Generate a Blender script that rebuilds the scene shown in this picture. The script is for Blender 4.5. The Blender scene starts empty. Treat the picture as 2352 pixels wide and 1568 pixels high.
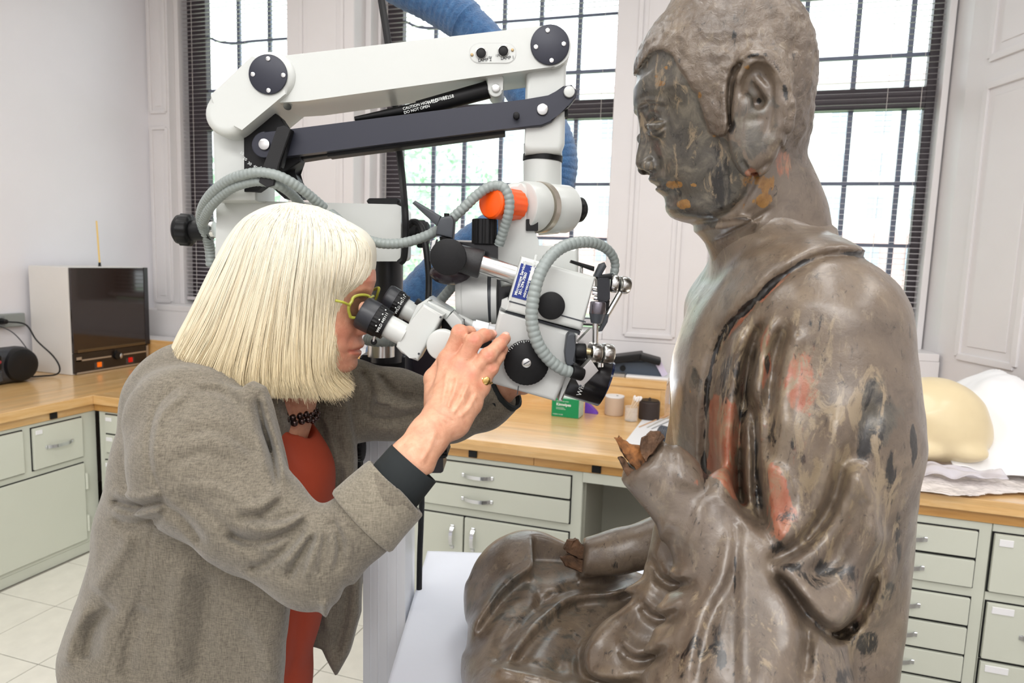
import bpy, bmesh, math, random
import numpy as np
from mathutils import Vector, Matrix, noise as mnoise
random.seed(7); np.random.seed(7)
SC = bpy.context.scene
COL = SC.collection
# ------------------------------------------------------------------ camera
IW, IH = 2352, 1568
FPX, YAW, PIT, ROL, HC = 1549.88, math.radians(-17.2976), math.radians(6.7635), math.radians(-1.9153), 1.431
def _rot(yaw, pitch, roll):
    cy, sy, cp, sp, cr, sr = math.cos(yaw), math.sin(yaw), math.cos(pitch), math.sin(pitch), math.cos(roll), math.sin(roll)
    f = np.array([sy*cp, cy*cp, -sp]); r = np.array([cy, -sy, 0.0]); d = np.cross(f, r)
    return np.array([cr*r+sr*d, -sr*r+cr*d, f])
MW = _rot(YAW, PIT, ROL)
ML = _rot(0.0, PIT, ROL)
cam = bpy.data.cameras.new('camera')
cam.sensor_width = 36.0
cam.lens = FPX/IW*36.0
cam.clip_start = 0.02; cam.clip_end = 300
cam.dof.use_dof = True; cam.dof.focus_distance = 0.93; cam.dof.aperture_fstop = 9.0
camo = bpy.data.objects.new('camera', cam); COL.objects.link(camo)
_R = Matrix(((MW[0][0], -MW[1][0], -MW[2][0]), (MW[0][1], -MW[1][1], -MW[2][1]), (MW[0][2], -MW[1][2], -MW[2][2])))
camo.matrix_world = Matrix.Translation((0, 0, HC)) @ _R.to_4x4()
SC.camera = camo
# ------------------------------------------------------------------ world, lights, exposure
wd = bpy.data.worlds.new('overcast_sky'); SC.world = wd; wd.use_nodes = True
_nt = wd.node_tree
_nt.nodes['Background'].inputs[0].default_value = (0.93, 0.965, 1.0, 1)
_nt.nodes['Background'].inputs[1].default_value = 3.3
def area(name, loc, size, size_y, power, rot=(0, 0, 0), color=(1, 1, 1)):
    l = bpy.data.lights.new(name, 'AREA'); l.shape = 'RECTANGLE'; l.size = size; l.size_y = size_y; l.energy = power; l.color = color
    o = bpy.data.objects.new(name, l); COL.objects.link(o); o.location = loc; o.rotation_euler = rot
    o['kind'] = 'helper'
    return o
area('ceiling_lamp', (-1.9, 1.3, 3.25), 0.6, 2.4, 20, color=(1.0, 0.985, 0.96))
area('ceiling_lamp.001', (0.1, 0.9, 3.25), 0.6, 2.4, 20, color=(1.0, 0.985, 0.96))
area('ceiling_lamp.002', (1.6, 0.6, 3.25), 0.6, 2.4, 18, color=(1.0, 0.985, 0.96))
area('ceiling_lamp.003', (-0.6, -1.4, 3.25), 2.6, 0.9, 52, color=(1.0, 0.985, 0.96))
area('ceiling_lamp.004', (0.9, -1.9, 3.25), 2.0, 0.9, 40, color=(1.0, 0.985, 0.96))
SC.view_settings.view_transform = 'Standard'
SC.view_settings.look = 'None'
SC.view_settings.gamma = 1.0
SC.view_settings.use_curve_mapping = False
SC.view_settings.exposure = 0.36
SC.cycles.use_denoising = True
SC.cycles.max_bounces = 7
SC.cycles.sample_clamp_indirect = 8.0
# ------------------------------------------------------------------ geometry helpers
def ray_w(x, y): return MW.T @ np.array([(x-IW/2)/FPX, (y-IH/2)/FPX, 1.0])
def ray_l(x, y): return ML.T @ np.array([(x-IW/2)/FPX, (y-IH/2)/FPX, 1.0])
def pZ(x, y, z): r = ray_w(x, y); t = (z-HC)/r[2]; return Vector((r[0]*t, r[1]*t, z))
def pY(x, y, Y): r = ray_w(x, y); t = Y/r[1]; return Vector((r[0]*t, Y, HC+r[2]*t))
def pX(x, y, X): r = ray_w(x, y); t = X/r[0]; return Vector((X, r[1]*t, HC+r[2]*t))
def L(x, y, v): r = ray_l(x, y); t = v/r[1]; return Vector((r[0]*t, v, HC+r[2]*t))   # subject frame: u right, v away, z up
TH = -YAW
CT, ST = math.cos(TH), math.sin(TH)
def l2w(p): return Vector((p[0]*CT-p[1]*ST, p[0]*ST+p[1]*CT, p[2]))
def project_l(P):
    P = np.asarray(P, dtype=np.float64) - np.array([0, 0, HC]); c = P @ ML.T
    return c[:, 0]/c[:, 2]*FPX+IW/2, c[:, 1]/c[:, 2]*FPX+IH/2
def props(o, label=None, cat=None, group=None, kind=None):
    if label: o['label'] = label
    if cat: o['category'] = cat
    if group: o['group'] = group
    if kind: o['kind'] = kind
    return o
class Frame:
    """An Empty at a thing's base; parts are built in its coordinates."""
    def __init__(s, name, base, local=False, label=None, cat=None, group=None, kind=None):
        s.base = Vector(base); s.local = local
        s.o = bpy.data.objects.new(name, None); COL.objects.link(s.o)
        s.o.empty_display_size = 0.05
        s.o.location = l2w(base) if local else base
        if local: s.o.rotation_euler = (0, 0, TH)
        props(s.o, label, cat, group, kind)
def link(name, me, parent=None):
    o = bpy.data.objects.new(name, me); COL.objects.link(o)
    if parent is not None: o.parent = parent
    return o
def basis(d, up=(0, 0, 1)):
    d = Vector(d).normalized(); up = Vector(up)
    if abs(d.dot(up.normalized())) > 0.98: up = Vector((1, 0, 0)) if abs(d.x) < 0.9 else Vector((0, 1, 0))
    a = up.cross(d).normalized(); b = d.cross(a).normalized()
    return a, b, d
def catmull(pts, n=8):
    pts = [Vector(p) for p in pts]
    if len(pts) < 3: return pts
    P = [pts[0]*2-pts[1]]+pts+[pts[-1]*2-pts[-2]]; out = []
    for i in range(1, len(P)-2):
        a, b, c, d = P[i-1], P[i], P[i+1], P[i+2]
        for k in range(n):
            t = k/n
            out.append(0.5*((2*b)+(c-a)*t+(2*a-5*b+4*c-d)*t*t+(3*b-a-3*c+d)*t**3))
    out.append(pts[-1]); return out
class MB:
    def __init__(s): s.bm = bmesh.new(); s.bev = False
    def _add(s, vs, fs):
        bv = [s.bm.verts.new(v) for v in vs]
        out = []
        for f in fs:
            try: out.append(s.bm.faces.new([bv[i] for i in f]))
            except ValueError: pass
        return bv, out
    def _bev(s, bv, w, seg=2):
        if w > 0:
            s.bev = True
            es = {e for v in bv for e in v.link_edges}
            bmesh.ops.bevel(s.bm, geom=list(es), offset=w, segments=seg, profile=0.5, affect='EDGES', clamp_overlap=True)
    def obox(s, c, ax, h, bev=0, seg=2):
        c = Vector(c); ax = [Vector(a).normalized()*h[i] for i, a in enumerate(ax)]
        vs = [c+ax[0]*i+ax[1]*j+ax[2]*k for i in (-1, 1) for j in (-1, 1) for k in (-1, 1)]
        fs = [(0, 1, 3, 2), (4, 6, 7, 5), (0, 4, 5, 1), (2, 3, 7, 6), (0, 2, 6, 4), (1, 5, 7, 3)]
        bv, _ = s._add(vs, fs); s._bev(bv, bev, seg); return s
    def box(s, lo, hi, bev=0, seg=2):
        lo, hi = Vector(lo), Vector(hi)
        return s.obox((lo+hi)/2, ((1, 0, 0), (0, 1, 0), (0, 0, 1)), [(abs(hi[i]-lo[i]))/2 for i in range(3)], bev, seg)
    def bar(s, p0, p1, w, d, up=(0, 0, 1), bev=0, seg=2):
        p0, p1 = Vector(p0), Vector(p1); a, b, dd = basis(p1-p0, up)
        return s.obox((p0+p1)/2, (a, b, dd), (d/2, w/2, (p1-p0).length/2), bev, seg)
    def lathe(s, p0, ax, prof, seg=28, up=(0, 0, 1), rmod=None):
        a, b, d = basis(ax, up); p0 = Vector(p0); vs = []; fs = []; n = len(prof)
        for (t, r) in prof:
            for k in range(seg):
                th = 2*math.pi*k/seg; rr = r*(rmod(t, th) if rmod else 1)
                vs.append(p0+d*t+a*(math.cos(th)*rr)+b*(math.sin(th)*rr))
        for i in range(n-1):
            for k in range(seg):
                k2 = (k+1) % seg
                fs.append((i*seg+k, i*seg+k2, (i+1)*seg+k2, (i+1)*seg+k))
        fs.append(tuple(range(seg-1, -1, -1))); fs.append(tuple((n-1)*seg+k for k in range(seg)))
        s._add(vs, fs); return s
    def cyl(s, p0, p1, r, r1=None, seg=28, bev=0):
        p0, p1 = Vector(p0), Vector(p1); l = (p1-p0).length; r1 = r if r1 is None else r1
        if bev: prof = [(0, r-bev), (bev*.3, r-bev*.3), (bev, r), (l-bev, r1), (l-bev*.3, r1-bev*.3), (l, r1-bev)]
        else: prof = [(0, r), (l, r1)]
        return s.lathe(p0, p1-p0, prof, seg)
    def tube(s, pts, r, seg=10, up=(0, 0, 1)):
        pts = [Vector(p) for p in pts]; n = len(pts); vs = []; fs = []
        rs = r if hasattr(r, '__len__') else [r]*n
        t0 = (pts[1]-pts[0]).normalized(); a, b, _ = basis(t0, up)
        for i in range(n):
            t = (pts[min(i+1, n-1)]-pts[max(i-1, 0)]).normalized()
            a = (a-t*a.dot(t)).normalized(); b = t.cross(a)
            for k in range(seg):
                th = 2*math.pi*k/seg; vs.append(pts[i]+(a*math.cos(th)+b*math.sin(th))*rs[i])
        for i in range(n-1):
            for k in range(seg):
                k2 = (k+1) % seg; fs.append((i*seg+k, i*seg+k2, (i+1)*seg+k2, (i+1)*seg+k))
        fs.append(tuple(range(seg-1, -1, -1))); fs.append(tuple((n-1)*seg+k for k in range(seg)))
        s._add(vs, fs); return s
    def prism(s, poly, ext, bev=0, seg=2):
        poly = [Vector(p) for p in poly]; n = len(poly); ext = Vector(ext)
        vs = poly+[p+ext for p in poly]
        fs = [tuple(range(n)), tuple(range(2*n-1, n-1, -1))]+[(i, i+n, (i+1) % n+n, (i+1) % n) for i in range(n)]
        bv, fcs = s._add(vs, fs)
        if bev:
            s.bev = True
            es = {e for f in fcs[:2] for e in f.edges}
            bmesh.ops.bevel(s.bm, geom=list(es), offset=bev, segments=seg, profile=0.5, affect='EDGES', clamp_overlap=True)
        return s
    def sphere(s, c, r, sc=(1, 1, 1), seg=20, rings=12, ax=None):
        c = Vector(c); vs = []; fs = []
        A = ax or (Vector((1, 0, 0)), Vector((0, 1, 0)), Vector((0, 0, 1)))
        for i in range(rings+1):
            ph = math.pi*i/rings
            for k in range(seg):
                th = 2*math.pi*k/seg
                vs.append(c+A[0]*(r*sc[0]*math.sin(ph)*math.cos(th))+A[1]*(r*sc[1]*math.sin(ph)*math.sin(th))+A[2]*(r*sc[2]*math.cos(ph)))
        for i in range(rings):
            for k in range(seg):
                k2 = (k+1) % seg; fs.append((i*seg+k, (i+1)*seg+k, (i+1)*seg+k2, i*seg+k2))
        s._add(vs, fs); bmesh.ops.remove_doubles(s.bm, verts=s.bm.verts, dist=1e-7); return s
    def mesh(s, name, base=None, smooth=35):
        bmesh.ops.recalc_face_normals(s.bm, faces=s.bm.faces)
        if base is not None: bmesh.ops.translate(s.bm, vec=-Vector(base), verts=s.bm.verts)
        me = bpy.data.meshes.new(name); s.bm.to_mesh(me); s.bm.free()
        if smooth:
            me.shade_smooth(); me.set_sharp_from_angle(angle=math.radians(smooth))
        return me
    def build(s, name, mat, fr=None, parent=None, smooth=35, label=None):
        """part of a Frame (fr), or sub-part of parent inside fr; without fr a top-level mesh"""
        me = s.mesh(name, fr.base if fr else None, smooth)
        me.materials.append(mat)
        o = link(name, me, parent if parent is not None else (fr.o if fr else None))
        if label: o['label'] = label
        if s.bev and smooth:
            w = o.modifiers.new('weighted_normals', 'WEIGHTED_NORMAL'); w.keep_sharp = True; w.weight = 80
        return o
# ------------------------------------------------------------------ material helpers
def srgb(r, g, b):
    def f(c):
        c /= 255.0
        return c/12.92 if c <= 0.04045 else ((c+0.055)/1.055)**2.4
    return (f(r), f(g), f(b), 1)
class NT:
    def __init__(s, m): s.t = m.node_tree; s.n = s.t.nodes
    def node(s, typ, **kw):
        x = s.n.new(typ)
        for k, v in kw.items(): setattr(x, k, v)
        return x
    def link(s, a, b): s.t.links.new(a, b)
    def noise(s, scale, detail=4, rough=0.55, dist=0, vec=None):
        x = s.node('ShaderNodeTexNoise'); x.inputs['Scale'].default_value = scale; x.inputs['Detail'].default_value = detail
        x.inputs['Roughness'].default_value = rough; x.inputs['Distortion'].default_value = dist
        if vec is not None: s.link(vec, x.inputs['Vector'])
        return x.outputs[0]
    def coord(s, scale=(1, 1, 1), rot=(0, 0, 0), out='Object'):
        c = s.node('ShaderNodeTexCoord'); m = s.node('ShaderNodeMapping'); m.inputs['Scale'].default_value = scale; m.inputs['Rotation'].default_value = rot
        s.link(c.outputs[out], m.inputs[0]); return m.outputs[0]
    def ramp(s, fac, stops, interp='LINEAR'):
        r = s.node('ShaderNodeValToRGB'); r.color_ramp.interpolation = interp; e = r.color_ramp.elements
        while len(e) < len(stops): e.new(0.5)
        for i, (p, c) in enumerate(stops): e[i].position = p; e[i].color = c if hasattr(c, '__len__') else (c, c, c, 1)
        s.link(fac, r.inputs[0]); return r.outputs[0]
    def mix(s, fac, a, b, mode='MIX'):
        m = s.node('ShaderNodeMix', data_type='RGBA', blend_type=mode)
        for i, v in ((0, fac), (6, a), (7, b)):
            if hasattr(v, 'is_linked'): s.link(v, m.inputs[i])
            else: m.inputs[i].default_value = v
        return m.outputs[2]
    def math(s, op, a, b=0.5, clamp=False):
        m = s.node('ShaderNodeMath', operation=op, use_clamp=clamp)
        for i, v in ((0, a), (1, b)):
            if hasattr(v, 'is_linked'): s.link(v, m.inputs[i])
            else: m.inputs[i].default_value = v
        return m.outputs[0]
    def bump(s, h, strength=0.3, dist=0.01):
        b = s.node('ShaderNodeBump'); b.inputs['Strength'].default_value = strength; b.inputs['Distance'].default_value = dist
        s.link(h, b.inputs['Height']); s.link(b.outputs[0], s.bsdf.inputs['Normal']); return b
    @property
    def bsdf(s): return s.n['Principled BSDF']
def mat(name, col, rough=0.5, metal=0.0, spec=0.5, var=0.0, vscale=8, bump=0.0, bscale=200, bdist=0.001, coat=0.0, trans=0.0, alpha=1.0, emit=None, estr=0, sheen=0.0):
    m = bpy.data.materials.new(name); m.use_nodes = True; t = NT(m); b = t.bsdf
    b.inputs['Base Color'].default_value = col; b.inputs['Roughness'].default_value = rough; b.inputs['Metallic'].default_value = metal
    b.inputs['Specular IOR Level'].default_value = spec; b.inputs['Coat Weight'].default_value = coat
    b.inputs['Transmission Weight'].default_value = trans; b.inputs['Alpha'].default_value = alpha
    b.inputs['Sheen Weight'].default_value = sheen
    if emit: b.inputs['Emission Color'].default_value = emit; b.inputs['Emission Strength'].default_value = estr
    if var or bump:
        co = t.coord()
        if var:
            n = t.noise(vscale, 4, vec=co)
            f = t.ramp(n, [(0.3, 0.0), (0.7, 1.0)])
            lo = tuple(c*(1-var) for c in col[:3])+(1,); hi = tuple(min(1, c*(1+var)) for c in col[:3])+(1,)
            t.link(t.mix(f, lo, hi), b.inputs['Base Color'])
        if bump: t.bump(t.noise(bscale, 3, vec=co), bump, bdist)
    return m
# ------------------------------------------------------------------ signed-distance modelling (organic shapes)
import openvdb as vdb
def smin(a, b, k):
    if k <= 0: return np.minimum(a, b)
    h = np.maximum(k-np.abs(a-b), 0)/k
    return np.minimum(a, b)-h*h*k*0.25
def smax(a, b, k): return -smin(-a, -b, k)
def d_cap(X, Y, Z, a, b, ra, rb, sv=1.0):
    """tapered capsule; sv>1 widens it along v"""
    a = np.asarray(a, float); b = np.asarray(b, float); ab = b-a; q = ab.copy(); q[1] /= sv
    px, py, pz = X-a[0], (Y-a[1])/sv, Z-a[2]
    t = np.clip((px*q[0]+py*q[1]+pz*q[2])/(q@q+1e-12), 0, 1)
    return np.sqrt((px-q[0]*t)**2+(py-q[1]*t)**2+(pz-q[2]*t)**2)-(ra+(rb-ra)*t)
def d_ell(X, Y, Z, c, r, M=None):
    x, y, z = X-c[0], Y-c[1], Z-c[2]
    if M is not None: x, y, z = [M[i][0]*x+M[i][1]*y+M[i][2]*z for i in range(3)]
    k0 = np.sqrt((x/r[0])**2+(y/r[1])**2+(z/r[2])**2)
    k1 = np.sqrt((x/r[0]**2)**2+(y/r[1]**2)**2+(z/r[2]**2)**2)+1e-9
    return k0*(k0-1)/k1
class Field:
    def __init__(s, lo, hi, h):
        s.lo = np.array(lo, float); s.h = h; s.n = np.ceil((np.array(hi, float)-s.lo)/h).astype(int)+1
        s.ax = [s.lo[i]+h*np.arange(s.n[i]) for i in range(3)]
        s.D = np.full(s.n, 0.2, np.float32)
    def sl(s, lo, hi, m=0.0):
        r = []
        for i in range(3):
            a = int(max(0, math.floor((lo[i]-m-s.lo[i])/s.h))); b = int(min(s.n[i], math.ceil((hi[i]+m-s.lo[i])/s.h)+1)); r.append(slice(a, max(b, a)))
        return tuple(r)
    def grids(s, S):
        return s.ax[0][S[0]][:, None, None], s.ax[1][S[1]][None, :, None], s.ax[2][S[2]][None, None, :]
    def op(s, fn, lo, hi, k=0.01, cut=False, m=None):
        S = s.sl(lo, hi, (k+0.03) if m is None else m)
        if min(x.stop-x.start for x in S) <= 0: return s
        d = fn(*s.grids(S))
        s.D[S] = smax(s.D[S], -d, k) if cut else smin(s.D[S], d, k); return s
    def cap(s, a, b, ra, rb=None, k=0.01, sv=1.0, cut=False):
        rb = ra if rb is None else rb; a = np.array(a, float); b = np.array(b, float); R = max(ra, rb)*max(1, sv)
        return s.op(lambda X, Y, Z: d_cap(X, Y, Z, a, b, ra, rb, sv), np.minimum(a, b)-R, np.maximum(a, b)+R, k, cut)
    def chain(s, pts, rs, k=0.01, sv=1.0, cut=False):
        P = [np.array(p, float) for p in pts]; R = max(rs)*max(1, sv)
        lo = np.min(P, 0)-R; hi = np.max(P, 0)+R
        def fn(X, Y, Z):
            d = None
            for i in range(len(P)-1):
                e = d_cap(X, Y, Z, P[i], P[i+1], rs[i], rs[i+1], sv); d = e if d is None else smin(d, e, min(rs)*0.5)
            return d
        return s.op(fn, lo, hi, k, cut)
    def ell(s, c, r, k=0.01, M=None, cut=False):
        R = max(r) if M is not None else np.array(r); c = np.array(c, float)
        return s.op(lambda X, Y, Z: d_ell(X, Y, Z, c, r, M), c-R, c+R, k, cut)
    def band(s, w):
        idx = np.nonzero(np.abs(s.D) < w)
        P = np.stack([s.ax[i][idx[i]] for i in range(3)], 1)
        return idx, P
    def mesh(s, name, base, mat, smooth_iter=0):
        D = np.clip(s.D/s.h, -3, 3).astype(np.float32)
        for _ in range(smooth_iter):
            E = D.copy()
            for a in range(3):
                E += 0.0
                E = (np.roll(E, 1, a)+2*E+np.roll(E, -1, a))/4
            D = E
        g = vdb.FloatGrid(); g.background = 3.0; g.copyFromArray(D)
        p, q = g.convertToQuads(isovalue=0.0)
        P = p.astype(np.float64)*s.h+s.lo
        q = q[:, ::-1]
        me = bpy.data.meshes.new(name)
        me.vertices.add(len(P)); me.vertices.foreach_set('co', (P-np.array(base)).astype(np.float32).ravel())
        me.loops.add(q.size); me.loops.foreach_set('vertex_index', q.astype(np.int32).ravel())
        me.polygons.add(len(q)); me.polygons.foreach_set('loop_start', np.arange(0, q.size, 4, dtype=np.int32))
        me.update(calc_edges=True); me.validate(); me.shade_smooth()
        me.materials.append(mat)
        return me, P
def seg_dist(px, py, pts):
    """distance of points to a pixel polyline, and the parameter along it, and the signed side"""
    best = np.full(px.shape, 1e9); tt = np.zeros(px.shape); side = np.zeros(px.shape)
    n = len(pts)-1
    for i in range(n):
        ax, ay = pts[i]; bx, by = pts[i+1]; dx, dy = bx-ax, by-ay
        t = np.clip(((px-ax)*dx+(py-ay)*dy)/(dx*dx+dy*dy+1e-9), 0, 1)
        d = np.hypot(px-ax-dx*t, py-ay-dy*t); m = d < best
        best = np.where(m, d, best); tt = np.where(m, (i+t)/n, tt); side = np.where(m, np.sign((px-ax)*dy-(py-ay)*dx), side)
    return best, tt, side
def poly_sd(px, py, poly):
    """signed distance to a closed pixel polygon, negative inside"""
    d, _, _ = seg_dist(px, py, list(poly)+[poly[0]])
    ins = np.zeros(px.shape, bool); n = len(poly); j = n-1
    for i in range(n):
        xi, yi = poly[i]; xj, yj = poly[j]
        c = ((yi > py) != (yj > py)) & (px < (xj-xi)*(py-yi)/(yj-yi+1e-12)+xi); ins ^= c; j = i
    return np.where(ins, -d, d)
def sstep(x): x = np.clip(x, 0, 1); return x*x*(3-2*x)
def vnoise(P, scale, seed=0):
    """smooth value noise on points"""
    rs = np.random.RandomState(seed); T = rs.rand(32, 32, 32).astype(np.float32)
    q = P*scale+1000; i = np.floor(q).astype(int); f = q-i; f = f*f*(3-2*f); r = 0
    for dx in (0, 1):
        for dy in (0, 1):
            for dz in (0, 1):
                w = (f[:, 0] if dx else 1-f[:, 0])*(f[:, 1] if dy else 1-f[:, 1])*(f[:, 2] if dz else 1-f[:, 2])
                r = r+w*T[(i[:, 0]+dx) % 32, (i[:, 1]+dy) % 32, (i[:, 2]+dz) % 32]
    return r
def spline2(pts, n=6): return [(v[0], v[1]) for v in catmull([(p[0], p[1], 0) for p in pts], n)]
def vcol(me, name, arr):
    a = me.color_attributes.new(name, 'FLOAT_COLOR', 'POINT')
    c = np.ones((len(arr), 4), np.float32); c[:, :arr.shape[1]] = arr; a.data.foreach_set('color', c.ravel())
# ================================================================== the room
M_WALL = mat('wall_paint', srgb(232, 231, 236), 0.55, var=0.015, vscale=3, bump=0.08, bscale=90, bdist=0.002)
M_TRIM = mat('trim_paint', srgb(226, 223, 224), 0.4, var=0.012, vscale=5)
M_CEIL = mat('ceiling_paint', srgb(240, 240, 240), 0.8)
M_TILE = mat('floor_tile_vinyl', srgb(226, 224, 214), 0.32, var=0.05, vscale=14)
M_GROUT = mat('floor_base', srgb(150, 146, 136), 0.7)
M_SASH = mat('sash_dark_paint', srgb(62, 54, 60), 0.45, var=0.1, vscale=10)
M_MUNT = mat('muntin_iron', srgb(118, 124, 144), 0.5, var=0.06)
M_SLAT = mat('blind_slat', srgb(206, 200, 202), 0.45)
M_CORD = mat('blind_cord', srgb(220, 214, 210), 0.7)
m = bpy.data.materials.new('window_glass'); m.use_nodes = True; M_GLASS = m
_t = NT(m); _n = m.node_tree; _g = _t.node('ShaderNodeBsdfGlossy'); _g.inputs['Roughness'].default_value = 0.02
_tr = _t.node('ShaderNodeBsdfTransparent'); _tr.inputs[0].default_value = (0.96, 0.98, 0.98, 1)
_mx = _t.node('ShaderNodeMixShader'); _fr = _t.node('ShaderNodeFresnel'); _fr.inputs[0].default_value = 1.2
_t.link(_fr.outputs[0], _mx.inputs[0]); _t.link(_tr.outputs[0], _mx.inputs[1]); _t.link(_g.outputs[0], _mx.inputs[2])
_t.link(_mx.outputs[0], _n.nodes['Material Output'].inputs[0])
def structure(o): o['kind'] = 'structure'; return o
def sbox(name, lo, hi, m, bev=0, parent=None):
    o = MB().box(lo, hi, bev).build(name, m, parent=parent)
    if parent is None: structure(o)
    return o
XL, XR, YF, YB, ZC = -3.6, 2.6, -2.6, 3.4, 3.4
YW = 3.68
floor = sbox('floor', (XL-.1, YF-.1, -0.06), (XR+.1, 3.8, -0.004), M_GROUT)
tme = MB().box((0, 0, -0.004), (0.301, 0.301, 0.0), 0.0006, 1).mesh('tile'); tme.materials.append(M_TILE)
for i in range(7):
    for j in range(12):
        t = link('tile', tme, floor); t.location = (-2.775+0.305*i, 0.05+0.305*j-1.2+0.006, 0)
sbox('ceiling', (XL-.1, YF-.1, ZC), (XR+.1, 3.8, ZC+.1), M_CEIL)
sbox('wall_left', (XL-.1, YF-.1, 0), (XL, 3.7, ZC), M_WALL)
sbox('wall_front', (XL, YF-.1, 0), (XR, YF, ZC), M_WALL)
# wall with the three windows: one mesh, openings left free
PIER1, PIER2 = (-2.45, -2.02), (-0.58, -0.088)
wb = MB()
wb.box((XL, 3.56, 0), (1.0, 3.70, 1.07)); wb.box((XL, 3.56, 3.12), (1.0, 3.70, ZC))
wb.box((XL, YB, 0), (0.93, 3.56, 1.05))
for a, b in (PIER1, PIER2): wb.box((a, YB, 1.05), (b, 3.72, 3.2), 0.004, 1)
wb.box((XL, 3.55, 1.05), (-3.43, 3.72, 3.2))
wb.box((XL, YB, 3.16), (0.93, 3.56, ZC))
wall_back = structure(wb.build('wall_back', M_TRIM))
SPA, SPD = Vector((0.93, 3.45, 0)), Vector((0.36, -0.933, 0))
def sp(s, off=0): n = Vector((-0.933, -0.36, 0)); return SPA+SPD*s+n*off
wr = MB()
wr.prism([sp(0), sp(0.75), sp(0.75, -.12), sp(0, -.12)], (0, 0, ZC))
wr.box((sp(.75).x, sp(.75).y-.02, 0), (XR, sp(.75).y+.1, ZC)); wr.box((XR, YF, 0), (XR+.1, sp(.75).y+.1, ZC))
wr.prism([Vector((0.89, 3.70, 1.05)), Vector((0.93, 3.45, 1.05)), Vector((1.02, 3.45, 1.05)), Vector((1.02, 3.70, 1.05))], (0, 0, 2.2))
wall_right = structure(wr.build('wall_right', M_TRIM))
def panel(parent, p0, du, w, z0, z1, n, mw=0.022):
    """raised moulding frame round a flat field, standing on the wall face"""
    p0 = Vector(p0); du = Vector(du).normalized(); n = Vector(n).normalized(); up = Vector((0, 0, 1))
    b = MB(); c = p0+du*w/2
    for zz in (z0, z1): b.obox(c+up*zz+n*.004, (du, up, n), (w/2, mw/2, .007), .004, 2)
    for uu in (0, w): b.obox(p0+du*uu+up*(z0+z1)/2+n*.004, (du, up, n), (mw/2, (z1-z0)/2, .007), .004, 2)
    b.obox(c+up*(z0+z1)/2+n*.001, (du, up, n), (w/2-mw*1.6, (z1-z0)/2-mw*1.6, .003), .002, 1)
    return b.build('panel', M_TRIM, parent=parent)
panel(wall_back, (-0.466, YB, 0), (1, 0, 0), 0.237, 1.085, 3.1, (0, -1, 0))
panel(wall_back, (-2.352, YB, 0), (1, 0, 0), 0.26, 1.085, 3.1, (0, -1, 0))
panel(wall_back, (-3.575, 3.55, 0), (1, 0, 0), 0.12, 1.096, 2.2, (0, -1, 0))
panel(wall_back, (-3.575, 3.55, 0), (1, 0, 0), 0.12, 2.3, 3.1, (0, -1, 0))
panel(wall_right, sp(.13), SPD, 0.304, 1.09, 2.21, (-0.933, -0.36, 0), 0.03)
panel(wall_right, sp(.13), SPD, 0.304, 2.32, 3.2, (-0.933, -0.36, 0), 0.03)
# window trim strips along the reveals
def trim(nm, x0, x1, y0, y1): return sbox(nm, (x0, y0, 1.06), (x1, y1, 3.2), M_TRIM, 0.004)
trim('trim_1', -2.02, -1.985, 3.52, 3.70); trim('trim_2', -1.985, -1.965, 3.60, 3.70)
trim('trim_3', -3.43, -3.395, 3.60, 3.70); trim('trim_4', 0.872, 0.90, 3.58, 3.70); trim('trim_5', -0.088, -0.06, 3.5, 3.70)
sill_z = 1.07
for i, (a, b) in enumerate(((-3.43, -2.45), (-2.02, -0.58), (-0.088, 0.93))):
    sbox('trim_%d' % (6+i), (a+.001, 3.402, 1.05), (b-.001, 3.70, 1.085), M_TRIM, 0.004)
# windows: frame, meeting rail, muntins one by one, panes
ZB, ZT = 1.09, 3.12
RAIL = (2.205, 2.30)
HM = (2.743, 2.454, 1.862, 1.567, 1.29)
def window(n, x0, x1, g0, g1, vm, bent):
    w = structure(MB().box((x0, YW, ZB), (g0, YW+.05, ZT), .003, 1).box((g1, YW, ZB), (x1, YW+.05, ZT), .003, 1)
                  .box((g0, YW, ZB), (g1, YW+.05, ZB+.045), .003, 1).box((g0, YW, ZT-.05), (g1, YW+.05, ZT), .003, 1).build('window_%d' % n, M_SASH))
    MB().box((g0, YW-.02, RAIL[0]), (g1, YW+.05, RAIL[1]), .004, 1).build('meeting_rail', M_SASH, parent=w)
    xs = [g0]+list(vm)+[g1]
    for x in vm:
        for za, zb in ((ZB+.045, RAIL[0]), (RAIL[1], ZT-.05)):
            MB().box((x-.011, YW+.03, za), (x+.011, YW+.05, zb)).build('muntin', M_MUNT, parent=w)
    for z in HM:
        if bent and z > 2.6:
            pts = catmull([(g0, YW+.025, z+.045), (g0+(xs[1]-g0)*.45, YW+.025, z+.008), (xs[1], YW+.025, z-.004), (xs[1]+.1, YW+.025, z), (g1, YW+.025, z)], 6)
            MB().tube(pts, .008, 6).build('muntin', M_MUNT, parent=w)
        else: MB().box((g0, YW+.016, z-.0085), (g1, YW+.032, z+.0085)).build('muntin', M_MUNT, parent=w)
    for za, zb in ((ZB+.045, RAIL[0]), (RAIL[1], ZT-.05)):
        MB().box((g0, YW+.036, za), (g1, YW+.040, zb)).build('pane', M_GLASS, parent=w, smooth=0)
    return w
window(1, -3.41, -2.45, -3.256, -2.60, (-3.03, -2.80), True)
window(2, -1.965, -0.58, -1.867, -0.612, (-1.675, -1.483, -1.262, -1.049, -0.833), True)
window(3, -0.06, 0.89, 0.0, 0.832, (0.063, 0.293, 0.5255, 0.757), False)
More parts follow.
